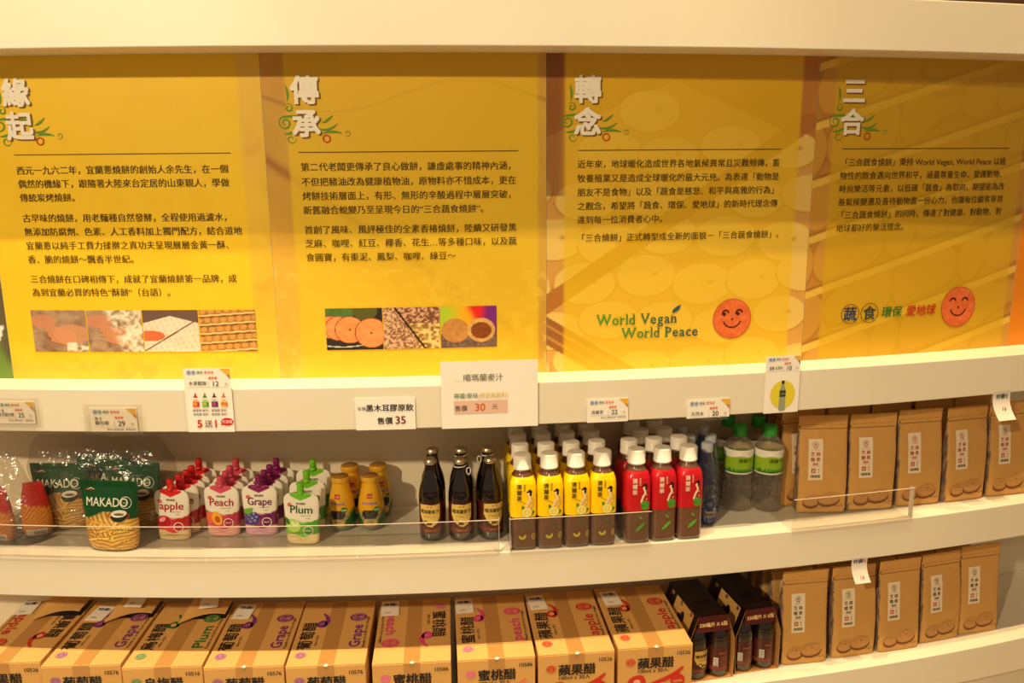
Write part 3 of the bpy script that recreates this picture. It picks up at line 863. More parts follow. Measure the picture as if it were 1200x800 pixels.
# ---- clear trays with a low front lip
def tray(label, s0, s1, ends=(False, False)):
    root = empty('acrylic_tray', label, 'tray', None)
    h = 0.7873
    arcbox('tray_base', s0, s1, -0.0015, 0.235, h - 0.0016, h - 0.0002, M['acryl'], root, n=8, bevel=0)
    arcbox('front_lip', s0, s1, -0.0042, -0.0018, h - 0.0735, h + 0.006, M['acryl'], root, n=8, bevel=0)
    arcbox('lip_edge', s0, s1, -0.0043, -0.0017, h - 0.0745, h - 0.0736, M['acedge'], root, n=8, bevel=0)
    for s_, on in ((s0, ends[0]), (s1, ends[1])):
        if on: arcbox('end_plate', s_ - 0.0004, s_ + 0.0004, -0.0014, 0.012, h - 0.073, h - 0.0017, M['acedge'], root, n=1, bevel=0)
tray('clear acrylic tray with a low lip in front of the bagged snacks at the left', -0.93, -0.372)
tray('clear acrylic tray in front of the apple pouches and small green pouch', -0.370, -0.072)
tray('clear acrylic tray in front of the peach, grape and plum pouches', -0.070, 0.238)
tray('clear acrylic tray in front of the yellow jars and dark malt bottles', 0.240, 0.533, (False, True))
tray('clear acrylic tray in front of the yellow tea bottles', 0.556, 0.8565, (True, False))
tray('clear acrylic tray in front of the two leftmost kraft bags of the upper shelf', 1.178, 1.478, (False, True))

# ---- tea bottles -------------------------------------------------------
TEA = [(0, .0225, .0225, 4), (.003, .0262, .0262, 5), (.010, .0272, .0272, 5), (.060, .0268, .0268, 5), (.066, .0272, .0272, 5), (.132, .0272, .0272, 4.5),
       (.145, .0262, .0262, 3.6), (.154, .0235, .0235, 2.8), (.161, .0195, .0195, 2.2), (.167, .0168, .0168, 2), (.174, .0162, .0162, 2)]
def tea_bottle(kind):
    yel = kind == 'yellow'
    root = empty('tea_bottle')
    tube('bottle_body', TEA, M['tea'], root, 40, close=(True, True))
    zs = [(z, rx + .0007, ry + .0007, n) for z, rx, ry, n in TEA]
    zz = [.0725, .090, .110, .132, .139, .145, .150, .154, .158]
    A = np.array([list(map(float, p)) for p in zs])
    prof = [(z,) + tuple(np.interp(z, A[:, 0], A[:, k]) for k in (1, 2, 3)) for z in zz]
    c1, c2 = ((254, 208, 0), (244, 178, 0)) if yel else ((196, 22, 34), (160, 14, 26))
    tube('sleeve_label', prof, M['gloss'], root, 40, close=(False, False), sub=2,
         colf=lambda x, y, z: mix(lin(c1), lin(c2), 0.7 * sstep(0.5, 0.8, fbm(x * 60, z * 40, 5)) * (x > 0)))
    P = Print()
    ink = (92, 74, 20) if yel else (236, 206, 190)
    P.vtext('清爾茶', -0.0095, 0.1355, 0.0112, ink, 2, 0.022, 1.12)
    P.vtext('檸檬風味', 0.0015, 0.142, 0.0038, ink, 2, 0.01, 1.1)
    # small printed lady with a dark hat
    hx, hz = 0.0125, 0.128
    n0 = len(P.V)
    P.ell(hx, hz, 0.0052, 0.0016, (30, 26, 30), 2); P.ell(hx + .0008, hz + .0018, 0.0030, 0.0026, (30, 26, 30), 2)
    P.ell(hx - .0008, hz - .0042, 0.0026, 0.0033, (240, 214, 180), 2)
    P.ell(hx + .002, hz - .0038, 0.0018, 0.0034, (36, 24, 24), 3)
    P.line([(hx, hz - .007), (hx + .001, hz - .013), (hx - .003, hz - .020), (hx - .006, hz - .030)], 0.0034, (238, 214, 178), 2, False)
    P.ell(hx + .0025, hz - .019, 0.0052, 0.0115, (222, 176, 60) if yel else (170, 30, 40), 1)
    for q in range(5): P.ell(hx + .001 + .003 * math.sin(q * 2.4), hz - .012 - q * .004, .0010, .0010, (250, 240, 200), 3, n=8)
    P.line([(hx - .016, hz - .016), (hx - .004, hz - .022)], 0.0008, (90, 60, 20), 2)
    for q in range(n0, len(P.V)):
        P.V[q] = np.stack([hx + (P.V[q][:, 0] - hx) * 1.25 - .001, hz + (P.V[q][:, 1] - hz) * 1.22], 1)
    g = (70, 132, 40)
    if yel:
        lx, lz = 0.006, 0.0835
        P.ell(lx + .009, lz - .002, .008, .0042, g, 3, rot=.5); P.ell(lx - .007, lz + .008, .003, .008, g, 3, rot=.4)
        P.ell(lx, lz, .0112, .0112, (196, 180, 40), 4); P.ell(lx, lz, .0098, .0098, (246, 232, 150), 5); 
        for q in range(8):
            a = q * math.pi / 4 + .2
            P.poly([(lx + .0012 * math.cos(a), lz + .0012 * math.sin(a)), (lx + .0075 * math.cos(a - .3), lz + .0075 * math.sin(a - .3)), (lx + .0075 * math.cos(a + .3), lz + .0075 * math.sin(a + .3))], (222, 200, 50), 6)
        for x_, z_ in ((.004, .058), (.010, .052)): P.ell(x_, z_, .0058, .0018, (66, 104, 50), 2, rot=-.5)
        P.ring(-.0035, .031, .0052, .0050, (202, 184, 62), 2, a0=math.pi * .95, a1=2.15 * math.pi, n=12); P.ell(.0195, .030, .0042, .0075, (196, 170, 60), 2)
        P.ell(.0195, .030, .0028, .0058, (150, 120, 50), 3)
    else:
        for q in range(9):
            a = 0.35 + q * 0.31
            P.ell(.013 + .0055 * math.cos(a), .083 + .0065 * math.sin(a), .0060, .0020, (96, 168, 50) if q % 2 else (60, 130, 40), 3 + q * .2, rot=a)
        P.ell(.013, .081, .0085, .0060, (78, 150, 44), 3)
        P.ell(.004, .057, .0048, .0020, (98, 166, 48), 2, rot=-.8); P.ell(.003, .036, .0135, .0034, (104, 176, 50), 2, rot=.75)
        P.line([(-.006, .027), (.012, .045)], .0005, (60, 120, 40), 3)
    P.build('label_print', tubemap(TEA), root, M['print'], e0=0.0011)
    cap = tube('screw_cap', [(.1715, .0190, .0190, 2), (.1725, .0193, .0193, 2), (.1755, .0193, .0193, 2), (.1758, .0187, .0187, 2), (.199, .0186, .0186, 2), (.2015, .0176, .0176, 2), (.2018, .015, .015, 2)],
               M['capw'], root, 48)
    return root
yb = tea_bottle('yellow'); rb = tea_bottle('red')
used = {}
def place(proto, key, s, d, z, label, cat, group, yaw=0.0, lean=0.0):
    o = proto if key not in used else dup(proto)
    used[key] = 1
    put(o, s, d, z, yaw, lean)
    tag(o, label, cat, group)
    return o
cols = ['leftmost column', 'second column from the left', 'third column from the left', 'rightmost column']
rows = ['front row', 'second row', 'third row', 'fourth row, mostly hidden under the ledge']
for c_, s_ in enumerate((.5855, .6425, .6990, .7560)):
    for r_, d_ in enumerate((.0300, .0960, .1620, .2055 + .0215)):
        place(yb, 'yb', s_ + r_ * .0022 + jit(.0004), d_, ZT, 'yellow sleeved lemon tea bottle with white cap, %s, %s' % (cols[c_], rows[r_].split(',')[0]), 'bottle', 'yellow tea bottles', yaw=jit(2.5))
for (s_, d_, lb) in ((.8300, .0300, 'front row, left one beside the yellow bottles'), (.8870, .0300, 'front row, middle one'), (.9450, .0300, 'front row, right one'),
                     (.8310, .0930, 'second row, left one'), (.8880, .0930, 'second row, middle one'), (.9460, .0930, 'second row, right one'),
                     (.8760, .1560, 'third row, left one'), (.9340, .1570, 'third row, right one'), (.8740, .2180, 'back row, left one'), (.9320, .2190, 'back row, right one')):
    place(rb, 'rb', s_, d_, ZT, 'red sleeved tea bottle with white cap, %s' % lb, 'bottle', 'red tea bottles', yaw=jit(2.5))

# ---- malt bottles ------------------------------------------------------
MALT = lathe([(.0225, 0), (.0258, .003), (.0265, .010), (.0265, .080), (.0267, .098), (.0258, .106), (.0250, .110), (.0250, .113), (.0225, .122), (.0185, .133), (.0155, .143), (.0135, .152), (.0123, .160), (.0124, .168), (.0118, .173)])
def malt_bottle(loop=0, back=False):
    root = empty('malt_bottle')
    tube('glass_body', MALT, M['malt'], root, 36)
    A = np.array(MALT, float)
    prof = [(z, np.interp(z, A[:, 0], A[:, 1]) + .0004, np.interp(z, A[:, 0], A[:, 1]) + .0004, 2) for z in np.linspace(.019, .088, 10)]
    tube('wrap_label', prof, M['gloss'], root, 40, close=(False, False), colf=lambda x, y, z: mix(mix(lin((66, 20, 13)), lin((88, 30, 18)), fbm(x * 90, z * 90, 2)), lin((130, 56, 32)), (np.abs(z - .025) < .0025)))
    P = Print()
    if not back:
        P.poly([(-.0195, .0715), (-.006, .0725), (.006, .0715), (.0195, .0725), (.0190, .050), (.014, .040), (.004, .0345), (-.006, .036), (-.015, .043), (-.020, .054)], (228, 196, 106), 1)
        P.ell(-.0035, .0685, .0020, .0009, (150, 40, 24), 2, 10); P.ell(.0035, .0685, .0020, .0009, (150, 40, 24), 2, 10)
        P.text('噶瑪蘭麥汁', 0, .0575, .0076, (60, 34, 20), 2, .02, 'c')
        P.text('MALT', 0, .0500, .0062, (180, 136, 60), 2, .01, 'c', sx=1.5)
        P.ring(-.009, .041, .0040, .0016, (70, 40, 24), 2); P.ell(-.001, .040, .006, .0022, (100, 60, 30), 2)
        P.text('Kavalan malt', .001, .0275, .0034, (214, 150, 90), 2, .01, 'c', sx=1.3)
    else:
        P.rect(-.017, .034, -.008, .052, (236, 230, 220), 1)
        for q in range(8): P.rect(-.0165, .0348 + q * .0021, -.0085, .0358 + q * .0021, (40, 36, 40), 2)
        P.text('MALT', .003, .060, .0062, (188, 110, 60), 2, .01, 'c', sx=1.3)
        for q in range(6): P.rect(-.004, .036 + q * .0034, .014, .0368 + q * .0034, (168, 96, 60), 2)
    base_ = tubemap(MALT)
    def lm(u, v, e): return base_(u * 1.06, .034 + (v - .0345) * 1.34, e)
    lm.curved = True
    P.build('label_print', lm, root, M['print'], e0=0.0009)
    tube('crown_cap', lathe([(.0128, .1690), (.0146, .1695), (.0142, .1725), (.0128, .1775), (.0105, .1800), (.006, .1808)]), M['tin'], root, 30)
    if loop:
        V = []; F = []; n = 22; k = 6
        for i in range(n):
            a = 2 * math.pi * i / n
            c = Vector((loop * .0175 + .0042 * math.cos(a) * (1 + .2 * math.sin(a)), -.0075, .152 + .0080 * math.sin(a)))
            for j in range(k):
                b = 2 * math.pi * j / k
                V.append(c + Vector((math.cos(a) * math.cos(b), math.sin(b) * 1.0, math.sin(a) * math.cos(b))) * .0012)
        for i in range(n):
            for j in range(k): F.append((i * k + j, ((i + 1) % n) * k + j, ((i + 1) % n) * k + (j + 1) % k, i * k + (j + 1) % k))
        mk('string_loop', V, F, M['string'], root, smooth=True)
        V2 = [(.0142 * math.cos(a) * 1.0, .0142 * math.sin(a), .1625 + .001 * math.cos(a) + q * .0022) for a in np.linspace(0, 2 * math.pi, 20, endpoint=False) for q in (0, 1)]
        mk('string_tie', V2, [(2 * i, (2 * i + 2) % 40, (2 * i + 3) % 40, 2 * i + 1) for i in range(20)], M['string'], root)
    return root
mb = malt_bottle(); mbl = malt_bottle(1); mbl2 = malt_bottle(-1); mbb = malt_bottle(0, True)
place(mb, 'mb', .3920, .0850, ZT, 'dark brown malt drink bottle, front row, left one beside the yellow jars', 'bottle', 'malt bottles on the upper shelf', yaw=-8)
place(mbl, 'mbl', .4560, .0810, ZT, 'dark brown malt drink bottle, front row middle, white string loop at its neck', 'bottle', 'malt bottles on the upper shelf', yaw=2)
place(mb, 'mb', .5210, .0800, ZT, 'dark brown malt drink bottle, front row, right one beside the yellow tea', 'bottle', 'malt bottles on the upper shelf', yaw=14)
place(mb, 'mb', .3940, .1500, ZT, 'dark brown malt drink bottle, back row, left one', 'bottle', 'malt bottles on the upper shelf', yaw=20)
place(mbl2, 'mbl2', .4580, .1470, ZT, 'dark brown malt drink bottle, back row middle, white string at its neck', 'bottle', 'malt bottles on the upper shelf', yaw=30)
place(mbl2, 'mbl2', .5190, .1460, ZT, 'dark brown malt drink bottle, back row right, white string at its neck', 'bottle', 'malt bottles on the upper shelf', yaw=-12)

# ---- yellow jars -------------------------------------------------------
HERB = lathe([(.0190, 0), (.0245, .003), (.0275, .010), (.0288, .022), (.0288, .048), (.0275, .062), (.0240, .080), (.0200, .096), (.0178, .106), (.0172, .114)])
def herb_jar():
    root = empty('drink_jar')
    def cf(x, y, z):
        c = mix(lin((236, 178, 28)), lin((214, 150, 22)), fbm(x * 60, z * 60, 3) * .6)
        side = np.abs(np.arctan2(x, -y))
        c = mix(c, lin((28, 96, 40)), sstep(.046, .030, z + 0.010 * np.cos(side * 2)) * (side > .55))
        q = (x / .0205) ** 2 + ((z - .040) / .0170) ** 2
        c = mix(c, lin((176, 168, 130)), (q < 1.45) * (z < .040) * (y < 0))
        c = mix(c, lin((134, 100, 56)), (np.abs(q - 1.15) < .10) * (z < .040) * (y < 0))
        q2 = (x / .0185) ** 2 + ((z - .0400) / .0125) ** 2
        c = mix(c, lin((38, 26, 22)), (q2 < 1) * (y < 0) * (z < .050))
        return mix(c, lin((122, 128, 100)), sstep(.014, .010, z))
    tube('jar_body', HERB, M['gold'], root, 72, sub=6, colf=cf)
    P = Print()
    P.rect(-.0058, .0755, .0058, .0855, (184, 36, 40), 2); P.text('三合', 0, .0785, .0048, (240, 214, 190), 3, .01, 'c')
    P.text('黑木耳膠原飲', 0, .0625, .0056, (128, 60, 110), 3, .025, 'c'); P.text('黑木耳膠原飲', 0, .0625, .0056, (244, 226, 220), 2, .07, 'c')
    P.ell(.0150, .0505, .0062, .0062, (34, 112, 44), 3); P.text('有機', .0150, .0485, .0048, (226, 240, 210), 4, .01, 'c')
    P.text('Black Fungus', 0, .0125, .0046, (196, 190, 170), 3, .01, 'c')
    P.build('label_print', tubemap(HERB), root, M['print'], e0=.0005)
    tube('lid', lathe([(.0178, .1080), (.0196, .1088), (.0200, .1105), (.0200, .1180), (.0196, .1195), (.0186, .1199)]), M['gold'], root, 40, colf=lambda x, y, z: np.tile(lin((222, 168, 40)), (len(x), 1)))
    tube('lid_top', lathe([(.0180, .1200), (.0178, .1206)]), M['gold'], root, 40, colf=lambda x, y, z: mix(lin((150, 92, 26)), lin((186, 130, 50)), fbm(x * 200, y * 200, 2)))
    return root
hj = herb_jar()
for s_, d_, lb, yw in ((.1850, .1500, 'front left one', -12), (.2520, .1500, 'front right one', 0), (.1950, .2180, 'back left one', 18), (.2620, .2180, 'back right one', 22)):
    place(hj, 'hj', s_, d_, ZT, 'squat yellow drink jar with a dark bowl picture and gold lid, %s' % lb, 'jar', 'yellow drink jars', yaw=yw)

# ---- blue bottles ------------------------------------------------------
BLUE = lathe([(.0180, .002), (.0235, .0), (.0262, .010), (.0268, .030), (.0262, .055), (.0255, .075), (.0240, .095), (.0215, .115), (.0185, .130), (.0150, .145), (.0120, .156), (.0108, .164), (.0108, .170)])
def blue_bottle():
    root = empty('water_bottle')
    tube('bottle_body', BLUE, M['blue'], root, 36, sub=2)
    P = Print()
    P.ring(0, .048, .0105, .0034, (30, 56, 140), 2)
    P.text('oaany', 0, .0290, .0095, (214, 190, 176), 3, .02, 'c')
    P.rect(-.014, .0245, .012, .0262, (120, 60, 70), 2, nx=4)
    for q in range(5): P.line([(-.016 + .008 * q, .017), (-.012 + .008 * q, .010), (-.010 + .008 * q, .005)], .0034, (34, 60, 150), 2)
    P.line([(-.020, .064), (-.017, .078), (-.015, .086)], .003, (40, 66, 150), 2)
    P.build('label_print', tubemap(BLUE), root, M['print'], e0=.0006)
    tube('screw_cap', lathe([(.0128, .1660), (.0130, .1670), (.0130, .1820), (.0120, .1845), (.008, .1850)]), M['capb'], root, 30)
    return root
bb = blue_bottle()
for s_, d_, lb in ((1.0110, .0870, 'foremost one beside the red tea'), (1.0430, .1430, 'second row, right one'), (.9920, .1440, 'second row, left one behind the foremost'),
                   (.9960, .2010, 'back row, left one'), (1.0500, .2010, 'back row, right one')):
    place(bb, 'bb', s_ , d_, ZT, 'translucent blue water bottle with pale cap, %s' % lb, 'bottle', 'blue water bottles', yaw=jit(10))

# ---- clear water bottles ----------------------------------------------
def wr(z):
    r = .0328
    if z < .085: r = .0325 + .0011 * math.sin(z * 420)
    return r
WAT = lathe([(.026, 0), (.0305, .004)] + [(wr(z), z) for z in np.linspace(.010, .085, 26)] + [(.0322, .090), (.0328, .094), (.0328, .138), (.0332, .143), (.0318, .152), (.0270, .163), (.0200, .172), (.0145, .179), (.0135, .186)])
def water_bottle():
    root = empty('water_bottle')
    tube('bottle_body', WAT, M['water'], root, 40)
    prof = lathe([(.0334, .093), (.0334, .110), (.0334, .128), (.0334, .1375), (.0336, .144), (.0330, .150)])
    def cf(x, y, z):
        c = mix(lin((166, 196, 40)), lin((120, 172, 40)), fbm(x * 70, z * 50, 4))
        c = mix(c, lin((40, 120, 40)), sstep(.108, .100, z + .004 * np.sin(x * 900)))
        c = mix(c, lin((236, 228, 206)), (z < .0955))
        return mix(c, lin((238, 234, 222)), sstep(.1335, .1350, z + .002 * np.sin(x * 150)))
    tube('wrap_label', prof, M['gloss'], root, 60, close=(False, False), sub=8, colf=cf)
    P = Print()
    P.text('清爾', -.006, .1215, .0105, (84, 92, 20), 2, .02, 'c'); P.text('天然水', .014, .1235, .0055, (90, 110, 30), 2, .01, 'c')
    P.ell(-.014, .141, .006, .0022, (250, 248, 240), 2); P.ell(.010, .142, .010, .003, (226, 224, 214), 2)
    P.build('label_print', tubemap(WAT), root, M['print'], e0=.0012)
    tube('screw_cap', lathe([(.0150, .1770), (.0158, .1775), (.0158, .2000), (.0148, .2025), (.010, .2030)]), M['capg'], root, 36)
    return root
wb = water_bottle()
for s_, d_, lb in ((1.1160, .1440, 'front row, left one'), (1.1840, .1270, 'front row, right one beside the kraft bags'), (1.1200, .2140, 'back row, left one'), (1.1900, .1960, 'back row, right one')):
    place(wb, 'wb', s_, d_, ZT, 'clear green-capped water bottle, %s' % lb, 'bottle', 'clear water bottles', yaw=jit(12))

# ---- fruit pouches with spout -----------------------------------------
FP = [(0, .0345, .0135, 2.2), (.004, .0358, .0142, 2.2), (.020, .0365, .0138, 2.2), (.045, .0372, .0120, 2.2), (.070, .0386, .0092, 2.2), (.088, .0396, .0062, 2.2),
      (.098, .0386, .0040, 2.2), (.104, .0355, .0030, 2.2), (.108, .0290, .0026, 2.2), (.1105, .0180, .0024, 2.2)]
def fruit_pouch(name, c_main, c_dark, c_base, fruit):
    root = empty('drink_pouch')
    def cf(x, y, z):
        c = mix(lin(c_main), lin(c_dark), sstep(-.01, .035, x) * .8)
        c = mix(c, lin((240, 232, 216)), sstep(0, .0012, z - (.0475 + 7.0 * (x - .006) ** 2 - 60 * np.clip(-x - .02, 0, 1) ** 2)))
        c = mix(c, lin(c_main), sstep(0, .001, z - (.0935 + .42 * np.abs(x))) * (np.abs(x) < .024))
        c = mix(c, mix(lin(c_base), lin(tuple(min(255, q + 14) for q in c_base)), fbm(x * 200, z * 200, 3)), sstep(.0195, .0180, z + .0035 * np.sin(x * 110 + 1)))
        return c
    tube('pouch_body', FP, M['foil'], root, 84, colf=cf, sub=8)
    P = Print()
    P.text(name, .002, .0680, .0235, c_dark if name != 'Plum' else (24, 90, 30), 3, .014, 'c', fit=(.054 if name != 'Plum' else .050))
    P.ell(-.0240, .0850, .0050, .0040, (206, 60, 50), 2); P.text('三合', -.024, .0835, .0040, (240, 220, 210), 3, .0, 'c')
    P.text('果粒醋飲', .001, .0865, .0052, (70, 54, 50), 2, .01, 'c')
    P.text('ready to drink', .012, .0620, .0040, (130, 126, 120), 2, .005, 'c'); P.text('vinegar', .016, .0560, .0036, (130, 126, 120), 2, .0, 'c')
    P.ring(.0165, .0300, .0098, .0015, (248, 236, 226), 4); P.ell(.0165, .0300, .0078, .0078, c_dark, 3); P.text('FRUIT', .0165, .0285, .0050, (248, 230, 220), 5, .01, 'c')
    P.ell(-.032, .052, .0040, .0062, (70, 140, 40), 2, rot=.9)
    if fruit == 'apple':
        P.ell(-.0150, .0400, .0178, .0148, (240, 120, 120), 2.8); P.ell(-.0150, .0400, .0168, .0138, (188, 18, 50), 3); P.ell(-.0190, .0455, .0085, .0046, (244, 170, 170), 4, rot=.5); P.line([(-.021, .052), (-.017, .045)], .001, (90, 40, 20), 5)
        P.ring(-.015, .0440, .007, .0012, (150, 16, 30), 4, a0=3.4, a1=5.8)
    if fruit == 'peach':
        P.ell(-.026, .040, .010, .014, (236, 110, 80), 3); P.ell(-.0080, .0400, .0155, .0115, (246, 178, 40), 4, rot=1.9); P.ell(-.0070, .0380, .0078, .0062, (196, 84, 40), 5, rot=1.9)
    if fruit == 'grape':
        P.ell(-.024, .054, .0110, .0070, (110, 176, 56), 3, rot=.4, wob=.15)
        for k, (x_, z_) in enumerate(((-.03, .040), (-.02, .043), (-.010, .047), (-.024, .034), (-.014, .037), (-.004, .040), (-.031, .031), (-.018, .029), (-.008, .032))):
            P.ell(x_, z_, .0062, .0062, (74, 64, 130), 4 + .3 * k); P.ell(x_ - .0016, z_ + .002, .0030, .0028, (150, 146, 200), 4.15 + .3 * k)
    if fruit == 'plum':
        P.ell(-.0150, .0400, .0160, .0140, (178, 216, 96), 3); P.ell(-.0120, .0460, .0085, .0048, (222, 238, 170), 4); P.line([(-.013, .050), (-.010, .045)], .0012, (120, 80, 30), 5)
        P.ell(-.030, .048, .0040, .0080, (40, 110, 36), 5, rot=.8)
    P.line([(-.030, .012), (-.015, .017), (.004, .010), (.020, .014)], .0022, tuple(max(0, q - 24) for q in c_base), 2, True)
    P.line([(-.022, .006), (-.002, .009), (.020, .005)], .0016, tuple(max(0, q - 18) for q in c_base), 2, True)
    P.build('label_print', tubemap(FP), root, M['print'], e0=.0005)
    cm = flat('pouch_cap_' + fruit, c_main if fruit != 'plum' else (110, 196, 30), .35, noise=.05)
    tube('spout_cap', lathe([(.0060, .1085), (.0082, .1090), (.0084, .1135), (.0070, .1140), (.0070, .1155), (.0074, .1160), (.0074, .1310), (.0066, .1330), (.0040, .1334)]), cm, root, 24)
    box('spout_base', -.014, .014, -.0034, .0034, .1035, .1088, cm, root, bevel=.0012)
    return root
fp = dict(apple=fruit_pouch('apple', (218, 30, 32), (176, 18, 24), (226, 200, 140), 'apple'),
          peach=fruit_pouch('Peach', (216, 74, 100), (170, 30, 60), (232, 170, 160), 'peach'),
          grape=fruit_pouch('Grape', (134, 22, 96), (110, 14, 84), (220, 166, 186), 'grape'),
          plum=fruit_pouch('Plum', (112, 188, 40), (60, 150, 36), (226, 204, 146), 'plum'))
FPOS = dict(apple=((-.1790, .1040, -4), (-.1720, .1330, 6), (-.1660, .1590, 4), (-.1660, .1860, 6), (-.1680, .2320, 4)),
            peach=((-.0760, .1240, -4), (-.0740, .1520, 4), (-.0760, .1850, 6), (-.0780, .2300, 5)),
            grape=((.0080, .1270, -3), (.0120, .1560, 5), (.0150, .1900, 5), (.0180, .2320, 4)),
            plum=((.1120, .0800, -8), (.1100, .1480, 4), (.1080, .2200, 4)))
ords = ['first', 'second', 'third', 'fourth', 'fifth']
for k, L in FPOS.items():
    colr = dict(apple='red', peach='pink', grape='purple', plum='green')[k]
    for i, (s_, d_, yw) in enumerate(L):
        place(fp[k], k, s_, d_, ZT, '%s-capped %s drink pouch, %s from the front of its row' % (colr, k, ords[i]), 'pouch', '%s drink pouches' % k, yaw=yw)

# ---- green stand-up snack pouches -------------------------------------
MP = [(0, .0450, .0160, 2.3), (.003, .0500, .0220, 2.3), (.012, .0540, .0235, 2.3), (.035, .0570, .0220, 2.3), (.065, .0595, .0175, 2.3), (.095, .0620, .0115, 2.3), (.120, .0640, .0055, 2.3), (.136, .0650, .0018, 2.3), (.149, .0652, .0010, 2.3)]
def sticks(x, z, sd=1):
    cell = np.floor(vnoise(x * 34, z * 26, sd) * 3.99)
    ang = np.choose(cell.astype(int), [0.10, 0.9, -0.25, -0.85])
    q = (x * np.cos(ang + 1.57) + z * np.sin(ang + 1.57)) * 900
    k = 0.5 + 0.5 * np.sin(q)
    c = mix(lin((150, 92, 22)), lin((240, 196, 96)), k ** .7)
    return mix(c, lin((214, 150, 44)), .6 * sstep(.45, .7, fbm(x * 70, z * 70, sd + 3)))
def green_pouch():
    root = empty('snack_pouch')
    def cf(x, y, z):
        edge = .0770 - .10 * np.clip(-x, -1, 1) * 0 + .008 * np.cos(x * 60)
        g = mix(lin((4, 62, 26)), lin((12, 86, 40)), fbm(x * 40, z * 20, 6))
        k = .5 + .5 * np.sin((z + .004 * np.sin(x * 55 + 1) + .0015 * np.sin(x * 170)) * 690)
        st = mix(lin((150, 96, 30)), mix(lin((240, 200, 104)), lin((222, 170, 66)), fbm(x * 50, z * 90, 5)), k ** .6)
        k2 = .5 + .5 * np.sin((x * .86 + z * .5 + .002 * np.sin(z * 120)) * 640)
        dg = mix(lin((140, 84, 24)), lin((242, 202, 108)), k2 ** .7)
        st = mix(st, dg, (x < .012) * (z > .034 - .3 * (x + .02)) * 1.0)
        c = mix(st, g, sstep(-.001, .001, z - edge))
        return mix(c, lin((230, 214, 150)), (z > .0) * (z < .0))
    tube('pouch_body', MP, M['foil'], root, 120, colf=cf, sub=10)
    P = Print()
    P.text('MAKADO', -.0020, .0960, .0255, (238, 240, 220), 3, .012, 'c', sx=.84, fit=.094)
    P.ring(.0395, .1045, .0120, .0012, (238, 240, 220), 3); P.text('snack', .0395, .1030, .0050, (238, 240, 220), 4, .0, 'c')
    P.line([(-.052, .128), (-.044, .132), (-.036, .127)], .003, (190, 40, 30), 2, True); P.line([(-.046, .129), (-.038, .133), (-.030, .130)], .0022, (230, 226, 210), 3, True)
    rs = random.Random(5)
    for q in range(12):
        up = q % 2
        x_ = rs.uniform(-.050, .048); z_ = rs.uniform(.030, .070) if up and x_ < .02 else rs.uniform(.006, .062)
        an = rs.choice((1.05, 1.2, -1.1)) if (up and x_ < .015) else rs.uniform(-.16, .22)
        ln = rs.uniform(.018, .032) if abs(an) < .5 else .020
        pts = []
        for t in np.linspace(-1, 1, 7):
            px = x_ + ln * t * math.cos(an); pz = z_ + ln * t * math.sin(an) + .002 * math.cos(t * 2)
            pts.append((max(-.0535, min(.0535, px)), max(.004, min(.0745, pz))))
        cc = rs.choice(((240, 196, 96), (232, 184, 80), (246, 208, 118), (222, 168, 66)))
        P.line(pts, .0072, (158, 100, 30), .30 + q * .016); P.line(pts, .0056, cc, .308 + q * .016)
    P.ell(.0240, .0745, .0165, .0105, (26, 44, 36), 3); P.ell(.0250, .0815, .0170, .0075, (240, 236, 220), 4, rot=.1); P.ell(.0255, .0800, .0110, .0030, (120, 110, 90), 5)
    P.ring(.0070, .0775, .0045, .0018, (190, 50, 36), 4, a0=1.2, a1=5.0); P.ring(.0420, .0775, .0045, .0018, (190, 50, 36), 4, a0=-1.8, a1=1.8)
    P.text('Snacks', .0290, .0420, .0115, (250, 222, 110), 4, .02, 'c', shear=.2, rot=.12); P.text('Snacks', .0295, .0410, .0115, (140, 80, 20), 3, .04, 'c', shear=.2, rot=.12)
    P.build('label_print', tubemap(MP), root, M['print'], e0=.0005)
    return root
gp = green_pouch()
place(gp, 'gp', -.2890, .0560, ZT, 'green bread stick pouch standing alone in front at the shelf edge', 'pouch', 'green snack pouches', yaw=-4)
place(gp, 'gp', -.4600, .1540, ZT, 'green bread stick pouch behind, leftmost of the three in clear film', 'pouch', 'green snack pouches', yaw=3)
place(gp, 'gp', -.3800, .1980, ZT, 'green bread stick pouch behind, middle of the three in clear film', 'pouch', 'green snack pouches', yaw=-3)
place(gp, 'gp', -.2950, .1700, ZT, 'green bread stick pouch behind, rightmost of the three in clear film', 'pouch', 'green snack pouches', yaw=-5)
def crumple(o, amt, sd):
    me = o.data
    for v in me.vertices:
        p = v.co * 28
        v.co.x += amt * (float(vnoise(p.x + 3, p.z, sd)) - .5); v.co.y += amt * .8 * (float(vnoise(p.z * 1.3, p.x + p.y, sd + 2)) - .5)
        if v.co.z > .05: v.co.z += amt * .6 * (float(vnoise(p.x * 1.4, p.y, sd + 5)) - .5)
fw = empty('clear_bag', 'crinkled clear plastic bag holding the three back green pouches', 'plastic bag')
put(fw, -.376, .1840, ZT + .0005)
o = tube('film', [(0, .150, .058, 4), (.01, .154, .060, 4), (.05, .156, .060, 4), (.10, .158, .056, 4), (.150, .158, .048, 3.5), (.176, .156, .034, 3), (.192, .146, .018, 3), (.206, .130, .006, 3)], M['film'], fw, 110, sub=5, close=(False, False), smooth=False)
crumple(o, .012, 3)

